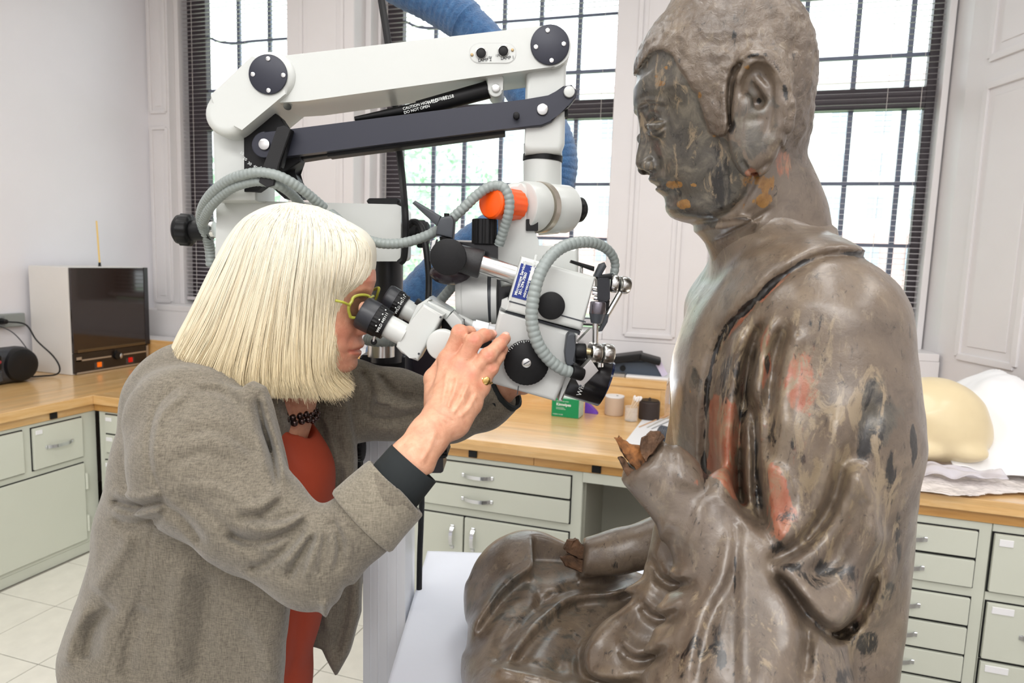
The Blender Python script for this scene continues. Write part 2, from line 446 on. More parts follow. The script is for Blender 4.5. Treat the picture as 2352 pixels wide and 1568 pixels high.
# venetian blinds, slat by slat
def blind(x0, x1, label, loops):
    z0, z1 = 1.117, 3.04; yb = 3.625; sp_ = 0.0255
    fr = Frame('venetian_blind', ((x0+x1)/2, yb, z0), label=label, cat='blind', group='white slatted blinds in the windows')
    w = (x1-x0)/2; a = math.radians(8)
    prof = []
    for k in range(5):
        y = (k/4-.5)*.025; prof.append((y*math.cos(a), y*math.sin(a)+.0016*(1-(2*k/4-1)**2)))
    vs = [(sx*w, y, z) for sx in (-1, 1) for (y, z) in prof]
    me = bpy.data.meshes.new('slat'); me.from_pydata(vs, [], [(k, k+1, k+6, k+5) for k in range(4)]); me.shade_smooth(); me.materials.append(M_SLAT)
    zc = 0.03; n = int((z1-z0-.06)/sp_)
    for i in range(n):
        o = link('slat', me, fr.o); o.location = (0, 0, zc+i*sp_)
    MB().box((x0, yb-.013, z0-.008), (x1, yb+.013, z0+.014), .003, 1).build('bottom_rail', M_SLAT, fr)
    MB().box((x0, yb-.02, z1), (x1, yb+.025, z1+.04), .003, 1).build('head_rail', M_SLAT, fr)
    for x in loops:
        MB().tube([(x, yb-.014, z0), (x, yb-.014, z1)], .0011, 5).build('ladder_cord', M_CORD, fr)
blind(-3.385, -2.47, 'white slatted blind in the left window, behind the white microscope column', (-3.30, -2.9, -2.5))
blind(-1.955, -0.60, 'white slatted blind in the middle window, behind the white microscope arm', (-1.93, -1.80, -1.30, -0.68))
blind(-0.04, 0.868, 'white slatted blind in the right window, behind the statue head', (0.05, 0.66, 0.80))
# ------------------------------------------------------------------ outside
M_PALE = mat('pale_render', srgb(236, 236, 236), 0.8, var=0.04, vscale=0.4)
M_ROOF = mat('roof_tiles', srgb(205, 180, 178), 0.8, var=0.1, vscale=1)
M_BRICK = mat('brick_wash', srgb(214, 176, 174), 0.85, var=0.1, vscale=3)
M_BGL = mat('far_glass', srgb(160, 168, 186), 0.25)
M_LEAF = mat('tree_leaf', srgb(176, 200, 178), 0.7, var=0.25, vscale=2)
M_BARK = mat('tree_bark', srgb(120, 110, 100), 0.9)
M_LAWN = mat('lawn', srgb(150, 180, 140), 0.9)
structure(MB().box((-80, 6, -3.2), (60, 90, -3.0)).build('ground', M_LAWN))
b = Frame('outside_building', (-10, 60, -3), label='pale building with rows of windows seen through the blinds', cat='building')
MB().box((-42, 60, 4.6), (34, 74, 15.4)).build('wall', M_PALE, b)
MB().box((-42, 59.9, -3), (34, 74, 4.6)).build('brick_storey', M_BRICK, b)
MB().box((-42.6, 59.2, 15.4), (34.6, 74.6, 15.9)).build('cornice', M_PALE, b)
MB().prism([(-43, 59, 15.9), (-43, 67, 18.6), (-43, 75, 15.9)], (78, 0, 0)).build('roof', M_ROOF, b)
fm = MB().box((-.75, 0, -1.0), (.75, .12, 1.0)).mesh('window_frame', smooth=0); fm.materials.append(M_PALE)
gm = MB().box((-.6, -.04, -.88), (.6, .02, .88)).mesh('pane', smooth=0); gm.materials.append(M_BGL)
bm_ = MB().box((-.62, -.08, -.04), (.62, -.03, .04)).box((-.03, -.08, -.88), (.03, -.03, .88)).mesh('glazing_bar', smooth=0); bm_.materials.append(M_PALE)
for i in range(22):
    for z in (6.6, 9.9, 13.0, 2.6):
        x = -38+3.05*i
        f = link('window_frame', fm, b.o); f.location = (x+10, -.1, z+3)
        g = link('pane', gm, f); h = link('glazing_bar', bm_, f)
def tree(x, y, h, r, label):
    fr = Frame('tree', (x, y, -3), label=label, cat='tree', group='trees outside the windows')
    MB().tube([(x, y, -3), (x+.1, y, h*.4), (x, y, h)], [.25, .2, .05], 8).build('trunk', M_BARK, fr)
    vs = []; fs = []
    for k in range(1400):
        d = Vector((random.gauss(0, 1), random.gauss(0, 1), random.gauss(0, 1))).normalized()*(r*random.uniform(.5, 1)**.6)
        c = Vector((x, y, h))+Vector((d.x, d.y, d.z*1.15)); s = random.uniform(.14, .3); i0 = len(vs)
        a = Vector((random.gauss(0, 1), random.gauss(0, 1), random.gauss(0, 1))).normalized(); e = a.orthogonal().normalized()
        vs += [c-a*s, c+e*s*.5, c+a*s, c-e*s*.5]; fs.append((i0, i0+1, i0+2, i0+3))
    me = bpy.data.meshes.new('foliage'); me.from_pydata([Vector(v)-fr.base for v in vs], [], fs); me.materials.append(M_LEAF)
    o = link('foliage', me, fr.o); o['kind'] = 'stuff'
tree(-12.2, 27, 3.4, 3.2, 'pale green tree outside the middle window, left of the pale building')
tree(-25, 30, 3.5, 3.2, 'pale green tree outside the left window, behind the microscope column')
# ================================================================== counters, cabinets and what stands on them
m = bpy.data.materials.new('maple_butcher_block'); m.use_nodes = True; t = NT(m); M_WOOD = m
def wood_nodes(t, axis, c0, c1, c2, rough=0.3):
    sc = [3, 3, 3]; sc[axis] = 0.35
    co = t.coord(tuple(s*9 for s in sc)); n = t.noise(2.2, 6, 0.6, 0.4, co)
    g = t.ramp(n, [(0.25, c0), (0.5, c1), (0.75, c2)])
    st = [1, 1, 1]; st[axis] = 0.02
    lam = t.coord(tuple(s*26 for s in st)); w = t.node('ShaderNodeTexWhiteNoise'); fl = t.node('ShaderNodeVectorMath', operation='FLOOR')
    t.link(lam, fl.inputs[0]); t.link(fl.outputs[0], w.inputs['Vector'])
    v = t.ramp(w.outputs['Value'], [(0, 0.86), (1, 1.06)])
    t.link(t.mix(1.0, g, v, 'MULTIPLY'), t.bsdf.inputs['Base Color'])
    t.bsdf.inputs['Roughness'].default_value = rough; t.bsdf.inputs['Coat Weight'].default_value = 0.7; t.bsdf.inputs['Coat Roughness'].default_value = 0.22
W0, W1, W2 = srgb(214, 164, 100), srgb(230, 186, 124), srgb(238, 202, 148)
wood_nodes(t, 0, W0, W1, W2)
m = bpy.data.materials.new('maple_butcher_block_side'); m.use_nodes = True; M_WOODY = m; wood_nodes(NT(m), 1, W0, W1, W2)
m = bpy.data.materials.new('maple_apron'); m.use_nodes = True; M_APRON = m; wood_nodes(NT(m), 0, srgb(184, 130, 62), srgb(202, 150, 80), srgb(212, 164, 96), .4)
M_CAB = mat('cabinet_enamel', srgb(208, 211, 198), 0.35, var=0.015, vscale=4)
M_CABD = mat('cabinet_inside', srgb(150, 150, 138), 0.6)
M_CHROME = mat('chrome', srgb(214, 216, 222), 0.16, 1.0)
M_BLACK = mat('black_plastic', srgb(20, 20, 22), 0.45, spec=.3, bump=0.1, bscale=700, bdist=0.0006)
M_PAPER = mat('white_paper', srgb(238, 238, 240), 0.7)
M_DGREY = mat('dark_grey_plastic', srgb(58, 62, 68), 0.45)
CT0, CB0, AP0 = 0.75, 0.707, 0.672     # counter top, slab underside, apron underside
YC, XC = 2.36, -2.765
o = MB().box((XC, YC, CB0), (1.18, 2.72, CT0), .004, 2).box((XC, 2.72, CB0), (.90, YB-.002, CT0)).build('back_countertop', M_WOOD)
props(o, 'long maple worktop running along the window wall behind the statue', 'countertop')
o = MB().box((XL, -0.4, CB0), (XC, YB, CT0), .004, 2).build('side_countertop', M_WOODY)
props(o, 'maple worktop along the left wall, under the radio and the drying oven', 'countertop')
b = Frame('counter_apron', (XC, YC, AP0), label='maple apron strip with black sockets below the worktops', cat='apron')
for xa, xb in ((XC-.02, -0.641), (-0.639, 1.18)): MB().box((xa, YC+.022, AP0), (xb, YC+.05, CB0)).build('apron_board', M_APRON, b)
MB().box((XC-.05, -0.4, AP0), (XC-.022, YC+.04, CB0)).build('apron_board', M_WOODY, b)
for x in (-0.884, -0.402):
    MB().box((x-.017, YC+.016, .675), (x+.017, YC+.024, .702), .001, 1).build('socket', M_BLACK, b)
MB().box((XC-.024, 2.164, .675), (XC-.014, 2.195, .703), .001, 1).build('socket', M_BLACK, b)
def pull(parent, c, along, out, ln, proj=.022, wd_=.014):
    """arched strip handle"""
    c, a, n = Vector(c), Vector(along).normalized(), Vector(out).normalized(); s = a.cross(n)
    k = 12; pts = []
    for i in range(k+1):
        u = -1+2*i/k; pts.append((u*ln/2, proj*(1-abs(u)**2.6)))
    vs = []; fs = []
    for (u, h) in pts:
        for hh, ss in ((h, -1), (h, 1), (h-.003, 1), (h-.003, -1)): vs.append(c+a*u+n*(hh+.002)+s*(ss*wd_/2))
    for i in range(k):
        for j in range(4): fs.append((4*i+j, 4*i+(j+1) % 4, 4*i+4+(j+1) % 4, 4*i+4+j))
    b = MB(); b._add(vs, fs)
    for u in (-1, 1): b.obox(c+a*(u*ln/2)+n*.002, (a, n, s), (.006, .003, wd_/2), .001, 1)
    return b
def cabinet(name, p0, p1, plane, axis, label, fronts, depth=.33, toe=True):
    """p0..p1 extents along the run; fronts: (kind, a0, a1, z0, z1)"""
    if axis == 'y': W = lambda a, d, z: Vector((a, plane+d, z)); al, ou = (1, 0, 0), (0, -1, 0)
    else: W = lambda a, d, z: Vector((plane-d, a, z)); al, ou = (0, 1, 0), (1, 0, 0)
    fr = Frame(name, W((p0+p1)/2, depth/2, 0), label=label, cat='cabinet')
    MB().box(W(p0, 0.004, .045), W(p1, depth, AP0-.002), .002, 1).box(W(p0+.002, .004, 0.0), W(p1-.002, depth, .045)).build('carcass', M_CAB, fr)
    for f in fronts:
        k, a0, a1, z0, z1 = f[:5]; lst = f[5] if len(f) > 5 else ()
        o = MB().box(W(a0+.002, -.010, z0+.002), W(a1-.002, .006, z1-.002), .003, 2).build('door' if k[0] == 'd' and k != 'drawer' else 'drawer', M_CAB, fr)
        MB().box(W(a0-.0025, .0015, z0-.0025), W(a1+.0025, .0045, z1+.0025)).build('shadow_gap', M_BLACK, parent=o, fr=fr, smooth=0)
        c = W((a0+a1)/2, -.010, (z0+z1)/2)
        if k == 'drawer': pull(fr, c+Vector((0, 0, -.002)), al, ou, .118).build('handle', M_CHROME, fr, parent=o)
        if k == 'door_r': pull(fr, W(a1-.045, -.010, z1-.085), (0, 0, 1), ou, .085).build('handle', M_CHROME, fr, parent=o)
        if k == 'door_l': pull(fr, W(a0+.04, -.010, z1-.085), (0, 0, 1), ou, .085).build('handle', M_CHROME, fr, parent=o)
        if k == 'door_h':
            for zz in (.348, .146): MB().cyl(W(a1+.004, -.012, zz-.038), W(a1+.004, -.012, zz+.038), .006, seg=10).build('hinge', M_CAB, fr, parent=o)
        for (la, lz, lw, lh) in lst:
            MB().box(W(la, -.0125, lz), W(la+lw, -.0095, lz+lh), .0008, 1).build('label_card', M_PAPER, fr, parent=o)
    return fr
YP, XP = YC+.025, XC-.025
cabinet('drawer_cabinet', .85, 2.395, XP, 'x', 'pale green steel cabinet under the left worktop, drawers over a wide door', [
    ('drawer', 1.60, 2.041, .468, .653), ('drawer', 2.080, 2.317, .466, .653, [(2.092, .622, .03, .018)]), ('door_h', 1.02, 2.319, .066, .437)], depth=.6)
cabinet('drawer_cabinet', -2.765, -2.0, YP, 'y', 'pale green steel cabinet in the left corner, behind the woman', [
    ('drawer', -2.722, -2.05, .570, .660, [(-2.71, .63, .035, .018)]), ('drawer', -2.722, -2.05, .476, .566, [(-2.71, .535, .035, .018)]),
    ('drawer', -2.732, -2.05, .345, .440, [(-2.72, .41, .035, .018)]), ('drawer', -2.732, -2.05, .250, .341, [(-2.72, .315, .035, .018)]), ('door_l', -2.722, -2.05, .066, .246)])
cabinet('drawer_cabinet', -1.32, -0.452, YP, 'y', 'pale green steel cabinet with two wide drawers over two doors, behind the woman’s wrist', [
    ('drawer', -1.225, -0.494, .561, .649), ('drawer', -1.225, -0.494, .466, .556), ('door_r', -1.28, -0.914, .066, .432), ('door_l', -0.912, -0.494, .066, .432)])
k = Frame('kneehole_panel', (-.1, YP, 0), label='grey-green panel and rail framing the open kneehole beside the drawers', cat='panel')
MB().box((-0.452, YP, .632), (.36, YP+.02, AP0-.002)).build('top_rail', M_CAB, k)
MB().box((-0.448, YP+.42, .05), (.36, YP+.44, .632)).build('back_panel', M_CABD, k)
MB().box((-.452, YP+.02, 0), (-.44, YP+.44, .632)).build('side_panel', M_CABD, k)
dr = [(.553, .642), (.455, .547), (.328, .421), (.230, .322), (.137, .225), (.05, .131)]
cabinet('drawer_cabinet', .372, .846, YP, 'y', 'pale green steel cabinet with a stack of six drawers, right of the statue back', [('drawer', .40, .809, a, b_) for a, b_ in dr])
cabinet('drawer_cabinet', .848, 1.18, YP, 'y', 'pale green steel file cabinet with white card labels at the right picture edge', [
    ('drawer', .850, 1.17, .451, .643, [(.864, .605, .038, .022)]), ('drawer', .852, 1.17, .229, .418, [(.866, .385, .06, .022)]), ('drawer', .852, 1.17, .05, .222, [(.866, .19, .064, .022)])])
# --- wooden riser at the back of the counter
YR = 3.10
r0 = pY(1529, 886, YR); zr = pY(1460, 870, YR).z; zm = pY(1460, 890, YR).z
b = Frame('counter_riser', (-1.3, YR, CT0), label='long maple riser shelf with pale top at the back of the worktop', cat='shelf')
MB().box((-2.35, YR+.007, CT0), (r0.x-.0205, YR+.025, zm)).build('riser_front', M_WOOD, b)
MB().box((r0.x-.02, YR+.005, CT0), (r0.x, 3.37, zm)).build('riser_end', M_WOODY, b)
MB().box((-2.36, YR, zm+.001), (r0.x+.004, YR+.035, zr), .003, 2).build('edge_board', M_WOOD, b)
MB().box((-2.36, YR+.036, zr-.02), (r0.x+.004, 3.38, zr-.001)).build('shelf_top', M_PAPER, b)
b = Frame('back_upstand', (-2.9, 3.2, CT0), label='low maple upstand with pale top beside the drying oven', cat='shelf')
zu = pY(370, 781, 3.22).z
MB().box((-3.59, 3.2, CT0), (-2.37, 3.218, zu), .002, 1).build('riser_front', M_WOOD, b)
MB().box((-3.59, 3.219, zu-.02), (-2.37, 3.38, zu-.001)).build('shelf_top', M_TRIM, b)
# --- drying oven
M_OVEN = mat('oven_enamel', srgb(226, 224, 220), 0.4, var=.01)
M_SMOKE = mat('smoked_glass', srgb(44, 34, 30), 0.08, spec=0.6)
M_FRAME = mat('dark_bronze_trim', srgb(30, 24, 26), 0.35)
xo, ya, yb_, z0, z1 = -3.27, 2.682, 3.184, CT0, 1.325
b = Frame('drying_oven', (-3.42, 2.93, z0), label='white countertop drying oven with smoked door on the left worktop', cat='oven')
MB().box((-3.56, ya, z0), (xo-.012, yb_, z1), .006, 2).build('housing', M_OVEN, b)
d = MB().box((xo-.012, ya+.006, .868), (xo+.002, yb_-.004, z1-.004), .002, 1).build('door', M_SMOKE, b)
MB().box((xo-.006, yb_-.03, .868), (xo+.006, yb_, z1-.002), .002, 1).build('door_edge', M_FRAME, b, parent=d)
MB().box((xo-.008, ya+.03, .868), (xo+.004, yb_-.03, .884), .001, 1).build('door_sill', mat('bronze_sill', srgb(96, 78, 52), .4, .4), b, parent=d)
p = MB().box((xo-.012, ya+.006, z0+.008), (xo+.001, yb_-.012, .866), .002, 1).build('control_panel', mat('panel_black', srgb(34, 26, 22), .35), b)
M_ALU = mat('brushed_aluminium', srgb(190, 188, 186), .35, .85)
MB().box((xo, ya+.02, .822), (xo+.003, ya+.235, .830)).box((xo, ya+.315, .822), (xo+.003, yb_-.02, .830)).box((xo-.002, ya+.02, z0+.004), (xo+.004, yb_-.012, z0+.013)).box((xo-.002, yb_-.026, z0+.01), (xo+.004, yb_-.012, .86)).box((xo, ya+.02, .822), (xo+.003, ya+.05, .845)).build('trim_strip', M_ALU, b, parent=p)
MB().cyl((xo, ya+.27, .826), (xo+.016, ya+.27, .826), .022, seg=18, bev=.003).obox((xo+.012, ya+.255, .85), ((1, 0, 0), (0, .7, .7), (0, -.7, .7)), (.004, .012, .004), .001, 1).build('dial', M_BLACK, b, parent=p)
MB().sphere((xo+.012, ya+.288, .823), .013, (.6, .8, 1.2)).build('dial_pointer', M_ALU, b, parent=p)
for yy, c, nm in ((ya+.155, srgb(236, 110, 20), 'orange_lamp'), (ya+.36, srgb(200, 24, 20), 'red_lamp')):
    MB().obox((xo, yy, .785), ((1, 0, 0), (0, 1, 0), (0, 0, 1)), (.002, .028, .018), .004, 2).build('lamp_bezel', mat('bezel_grey', srgb(70, 66, 66), .4), b, parent=p)
    MB().obox((xo+.004, yy, .79), ((1, 0, 0), (0, 1, 0), (0, 0, 1)), (.005, .013, .014), .003, 2).build(nm, mat(nm, c, .25, emit=c, estr=.25), b, parent=p)
b = Frame('thermometer', (-3.4, 2.98, z1), label='thin yellow stem thermometer standing on top of the drying oven', cat='thermometer')
MB().cyl((-3.4, 2.98, z1), (-3.4, 2.98, z1+.022), .008, .006, 12).build('collar', M_BLACK, b)
a0 = Vector((-3.4, 2.98, z1+.02)); a1 = a0+Vector((-.002, -.008, .235))
MB().cyl(a0, a1, .0045, .0042, 10).build('stem', mat('thermometer_yellow', srgb(240, 204, 120), .3), b)
# --- trunking, plug and radio
b = Frame('socket_trunking', (XL+.001, 1.7, 1.0), label='grey metal socket trunking fixed along the left wall', cat='trunking')
MB().box((XL+.001, .6, 1.0), (XL+.035, 2.66, 1.07), .004, 1).build('channel', mat('trunking_grey', srgb(150, 156, 154), .4, .3), b)
MB().box((XL+.034, 2.40, 1.008), (XL+.038, 2.55, 1.062), .002, 1).build('socket_plate', mat('plate_grey', srgb(128, 134, 134), .4), b)
b = Frame('power_cord', (XL+.05, 2.52, .98), label='black plug and cable hanging from the wall trunking to the oven', cat='cord')
q = [Vector((XL+.036, 2.47, 1.035)), Vector((XL+.07, 2.47, 1.035))]
MB().cyl(q[0], q[1], .016, .012, 14, .003).cyl((XL+.036, 2.53, 1.035), (XL+.075, 2.53, 1.035), .017, .012, 14, .003).build('plug', M_BLACK, b)
c = catmull([(XL+.07, 2.53, 1.035), (-3.46, 2.58, 1.02), (-3.40, 2.59, .94), (-3.33, 2.62, .86), (-3.30, 2.63, .80), (-3.31, 2.62, .765), (-3.36, 2.58, .757), (-3.42, 2.50, .757)], 8)
MB().tube(c, .0042, 8).build('cable', M_BLACK, b)
c = catmull([(XL+.065, 2.47, 1.03), (-3.50, 2.54, .98), (-3.45, 2.57, .90), (-3.42, 2.58, .83), (-3.44, 2.54, .765)], 8)
MB().tube(c, .0026, 8).build('cable', M_DGREY, b)
M_RADIO = mat('radio_shell', srgb(52, 54, 60), .4, bump=.05)
b = Frame('portable_radio', (-3.36, 2.33, CT0), label='dark grey portable radio cassette player at the left picture edge', cat='radio')
MB().box((-3.44, 1.89, CT0), (-3.31, 2.515, .925), .045, 5).build('shell', M_RADIO, b)
for yy in (2.435, 1.97):
    s_ = MB().lathe((-3.40, yy, .84), (1, 0, 0), [(0, .082), (.09, .084), (.105, .078), (.112, .06), (.108, .02), (.108, .001)], 28).build('speaker', M_BLACK, b)
    MB().lathe((-3.296, yy, .84), (1, 0, 0), [(0, .056), (.006, .06), (.006, .052), (0.0, .05)], 28).build('speaker_ring', M_DGREY, b, parent=s_)
MB().tube(catmull([(-3.375, 2.0, .92), (-3.375, 2.04, .955), (-3.375, 2.19, .962), (-3.375, 2.31, .955), (-3.375, 2.34, .925)], 6), .012, 8).build('carry_handle', M_BLACK, b)
tp = MB().box((-3.312, 2.13, .83), (-3.304, 2.34, .90), .004, 1).build('tuner_panel', M_BLACK, b)
MB().box((-3.306, 2.18, .858), (-3.302, 2.30, .88)).build('dial_window', mat('dial_window', srgb(120, 160, 168), .2), b, parent=tp)
MB().cyl((-3.306, 2.325, .868), (-3.298, 2.325, .868), .008, seg=12).build('red_button', mat('button_red', srgb(150, 50, 60), .4), b, parent=tp)
MB().box((-3.313, 2.14, .77), (-3.303, 2.34, .822), .004, 1).build('cassette_door', M_DGREY, b)
o = MB().box((0, 0, 0), (.13, .09, .0012)).build('paper_slip', M_PAPER); o.location = (-2.95, 1.80, CT0+.0005); o.rotation_euler = (0, 0, .4)
props(o, 'white slip of paper lying on the left worktop at the picture edge', 'paper')
# --- text helper
def text_mesh(body, size, origin, xd, yd, name, material, fr=None, parent=None, depth=.0002, align='LEFT', bold=0.0):
    cu = bpy.data.curves.new('lettering', 'FONT'); cu.body = body; cu.size = size; cu.extrude = depth; cu.align_x = align; cu.offset = bold; cu.resolution_u = 3
    tmp = bpy.data.objects.new('lettering', cu); COL.objects.link(tmp)
    dg = bpy.context.evaluated_depsgraph_get(); dg.update()
    me = bpy.data.meshes.new_from_object(tmp.evaluated_get(dg)); me.name = name
    COL.objects.unlink(tmp); bpy.data.objects.remove(tmp)
    xd, yd = Vector(xd).normalized(), Vector(yd).normalized(); zd = xd.cross(yd)
    og = Vector(origin)-(fr.base if fr else Vector())
    M = Matrix(((xd.x, yd.x, zd.x, og.x), (xd.y, yd.y, zd.y, og.y), (xd.z, yd.z, zd.z, og.z), (0, 0, 0, 1)))
    me.transform(M); me.materials.clear(); me.materials.append(material)
    return link(name, me, parent if parent is not None else (fr.o if fr else None))
M_INKW = mat('white_print', srgb(240, 244, 242), .6); M_INKD = mat('dark_print', srgb(60, 62, 66), .6)
# --- box of tissue wipes
g0 = pZ(1266, 955, CT0); g1 = pZ(1328, 962, CT0)
xd = (g1-g0); wd0 = xd.length; xd.normalize(); dd = Vector((-xd.y, xd.x, 0)); up = Vector((0, 0, 1)); hb = .084; db = .09
b = Frame('wipes_box', (g0+g1)/2+dd*db/2, label='green cardboard box of tissue wipes on the worktop below the microscope', cat='box')
M_GREEN = mat('green_card', srgb(0, 140, 84), .5); M_CARD = mat('pale_green_card', srgb(196, 216, 204), .55, var=.2, vscale=60)
MB().obox((g0+g1)/2+dd*db/2+up*hb/2, (xd, dd, up), (wd0/2, db/2, hb/2), .002, 2).build('carton', M_GREEN, b)
MB().obox(g1+xd*.0006+dd*db/2+up*hb/2, (xd, dd, up), (.001, db/2-.004, hb/2-.003), 0).build('end_panel', M_CARD, b)
MB().obox((g0+g1)/2+dd*db/2+up*hb, (xd, dd, up), (wd0/2-.006, db/2-.01, .0012), 0).build('top_panel', M_CARD, b)
MB().prism([(g0+g1)/2+dd*db*.45+up*hb+xd*a+up*h for a, h in ((-.035, 0), (-.03, .018), (-.01, .012), (.005, .024), (.02, .01), (.035, 0))], dd*.012, .002, 1).build('tissue', M_PAPER, b)
of = -dd*.0008
text_mesh('Kimwipes', .017, g0+xd*.022+up*.052+of, xd, up, 'brand_lettering', M_INKW, b, bold=.0004)
text_mesh('DELICATE TASK WIPERS', .0052, g0+xd*.022+up*.070+of, xd, up, 'small_lettering', M_INKW, b)
text_mesh('Lint free wipers\nfor laboratory use', .0058, g0+xd*.022+up*.041+of, xd, up, 'small_lettering', M_INKW, b)
text_mesh('KIMBERLY-CLARK', .006, g0+xd*.007+up*.010+of, xd, up, 'small_lettering', M_INKW, b)
# --- purple wedge, frosted jar, swab beaker, thread spool
p0 = pZ(1357, 950, CT0)
o = MB().prism([p0+xd*a+up*h for a, h in ((-.03, 0), (.03, 0), (.026, .010), (-.02, .052), (-.03, .05))], dd*.03, .002, 2).build('purple_wedge', mat('purple_plastic', srgb(112, 70, 190), .45))
props(o, 'small purple plastic wedge beside the green wipes box', 'wedge')
p0 = pZ(1410, 952, CT0); sc = (pZ(1432, 952, CT0)-pZ(1390, 952, CT0)).length/2
b = Frame('frosted_jar', p0, label='frosted plastic jar with white lid on the worktop', cat='jar')
M_FROST = mat('frosted_plastic', srgb(222, 196, 172), .5, trans=.25)
MB().lathe(p0, (0, 0, 1), [(0, sc*.92), (.004, sc), (.075, sc), (.082, sc*.97)], 28).build('body', M_FROST, b)
MB().lathe(p0+up*.0825, (0, 0, 1), [(0, sc*.99), (.004, sc*1.02), (.007, sc)], 28).build('lid', M_PAPER, b)
MB().cyl(p0+up*.0893+xd*.012, p0+up*.0905+xd*.012, .005, seg=10).build('lid_hole', M_DGREY, b)
p0 = pZ(1449, 966, CT0)
m = bpy.data.materials.new('clear_glass'); m.use_nodes = True; M_CLEAR = m; _t2 = NT(m)
_b = _t2.bsdf; _b.inputs['Base Color'].default_value = (.97, .98, .98, 1); _b.inputs['Roughness'].default_value = .03; _b.inputs['Alpha'].default_value = .22
b = Frame('swab_beaker', p0, label='small glass beaker holding a bunch of cotton swabs', cat='beaker')
MB().lathe(p0, (0, 0, 1), [(0, .026), (.002, .029), (.06, .029), (.064, .031), (.062, .028), (.06, .0275), (.004, .027), (.003, .001)], 24).build('glass', M_CLEAR, b)
M_STICK = mat('swab_stick', srgb(236, 214, 186), .6); M_COT = mat('cotton', srgb(248, 246, 246), .9)
for i in range(9):
    a = p0+up*.004+xd*(-.018+random.uniform(-.006, .006))+dd*random.uniform(-.012, .012)
    e = p0+up*(.105+random.uniform(-.006, .006))+xd*(.012+i*.0032)+dd*random.uniform(-.014, .014)
    dv = (e-a).normalized()
    s_ = Frame('cotton_swab', a, label='cotton swab in the small glass beaker, cotton tip up', cat='swab', group='cotton swabs in the beaker')
    MB().cyl(a, e, .0017, seg=6).build('stick', M_STICK, s_)
    MB().lathe(e-dv*.014, dv, [(0, .0018), (.004, .004), (.012, .0052), (.018, .0042), (.021, .001)], 10).build('cotton_tip', M_COT, s_)
p0 = pZ(1490, 961, CT0); rs = (pZ(1513, 961, CT0)-pZ(1467, 961, CT0)).length/2
b = Frame('thread_spool', p0, label='dark brown spool of thread at the end of the worktop riser', cat='spool')
M_SPOOL = mat('brown_thread', srgb(52, 40, 36), .7, bump=.5, bscale=400)
prof = [(0, rs*.95), (.003, rs)]
for i in range(16): prof += [(.005+i*.0044, rs*.985), (.007+i*.0044, rs*1.005)]
prof += [(.078, rs*.98), (.082, rs*.93), (.083, rs*.3), (.086, .006), (.096, .004)]
MB().lathe(p0, (0, 0, 1), prof, 28).build('winding', M_SPOOL, b)
MB().lathe(p0+up*.0835, (0, 0, 1), [(0, rs*.9), (.002, rs*.88)], 24).build('end_cap', M_BLACK, b)
# --- paper with tools, hose end
def quad(name, pts, z, m, th=.001):
    return MB().prism([pZ(x, y, z) for x, y in pts], (0, 0, th))
o = quad('x', [(1478, 960), (1545, 962), (1560, 1030), (1425, 1028)], CT0+.0006, M_PAPER).build('paper_sheet', M_PAPER)
props(o, 'white sheet of paper on the worktop under the wooden sticks', 'paper')
for i, ((x0, y0), (x1, y1), c, nm, lb) in enumerate((((1468, 980), (1535, 952), srgb(222, 180, 140), 'wooden_stick', 'thin wooden stick on the white paper, nearest the spool'), ((1486, 981), (1536, 957), srgb(200, 196, 188), 'wooden_stick', 'pale grey thin stick on the white paper, beside the wooden one'), ((1497, 984), (1540, 965), srgb(170, 170, 172), 'brush_handle', 'grey brush handle lying lowest on the white paper'))):
    o = MB().cyl(pZ(x0, y0, CT0+.0045), pZ(x1, y1, CT0+.0045), .0022, .0028, 8).build(nm, mat('stick_%d' % i, c, .5)); props(o, lb, 'stick')
h0, h1 = pZ(1518, 995, CT0+.034), pZ(1580, 1010, CT0+.034)
n = 60; pts = [h0.lerp(h1, i/n) for i in range(n+1)]
o = MB().tube(pts, [.031+.0018*math.cos(i*math.pi/2*1.0) for i in range(n+1)], 20).build('ribbed_hose_end', mat('ribbed_grey', srgb(74, 78, 86), .4))
props(o, 'dark grey ribbed hose end lying on the worktop behind the raised forearm', 'hose')
# --- instrument case on the riser
zr2 = zr
c0 = pY(1395, 833, 3.19); c1 = pY(1524, 836, 3.19)
b = Frame('instrument_case', Vector(((c0.x+c1.x)/2, 3.26, zr2)), label='dark slate open instrument case on the riser with a black strap', cat='case')
hh = .075
MB().prism([Vector((c0.x-.02, 3.19, zr2)), Vector((c1.x-.005, 3.19, zr2)), Vector((c1.x-.03, 3.19, zr2+hh)), Vector((c0.x-.02, 3.19, zr2+hh*.7))], (0, .14, 0), .003, 1).build('case_body', mat('slate_plastic', srgb(76, 86, 100), .5), b)
MB().bar((c0.x-.03, 3.195, zr2+hh*.82), (c1.x-.10, 3.21, zr2+hh*1.30), .034, .12, bev=.006).build('case_lid', M_BLACK, b)
MB().bar((c1.x-.11, 3.19, zr2+hh*1.28), (c1.x-.015, 3.20, zr2+hh*1.0), .03, .10, bev=.008).build('strap', M_BLACK, b)
MB().cyl((c0.x+.075, 3.186, zr2+hh*.42), (c0.x+.075, 3.192, zr2+hh*.42), .014, seg=18).build('knob', M_BLACK, b)
MB().bar((c1.x-.03, 3.18, zr2+hh*1.08), (c1.x+.012, 3.17, zr2+.015), .03, .004, bev=.001).build('tag', mat('lilac_tag', srgb(214, 204, 226), .6), b)
MB().obox((c1.x-.105, 3.175, zr2+hh*1.22), ((1, 0, 0), (0, 1, 0), (0, 0, 1)), (.014, .004, .012), .003, 2).build('clasp', M_ALU, b)
o = MB().box((c0.x-.03, 3.12, zr2), (c0.x+.095, 3.18, zr2+.014), .001, 1).build('metal_rule', M_ALU); props(o, 'flat grey metal bar on the riser in front of the slate case', 'bar')
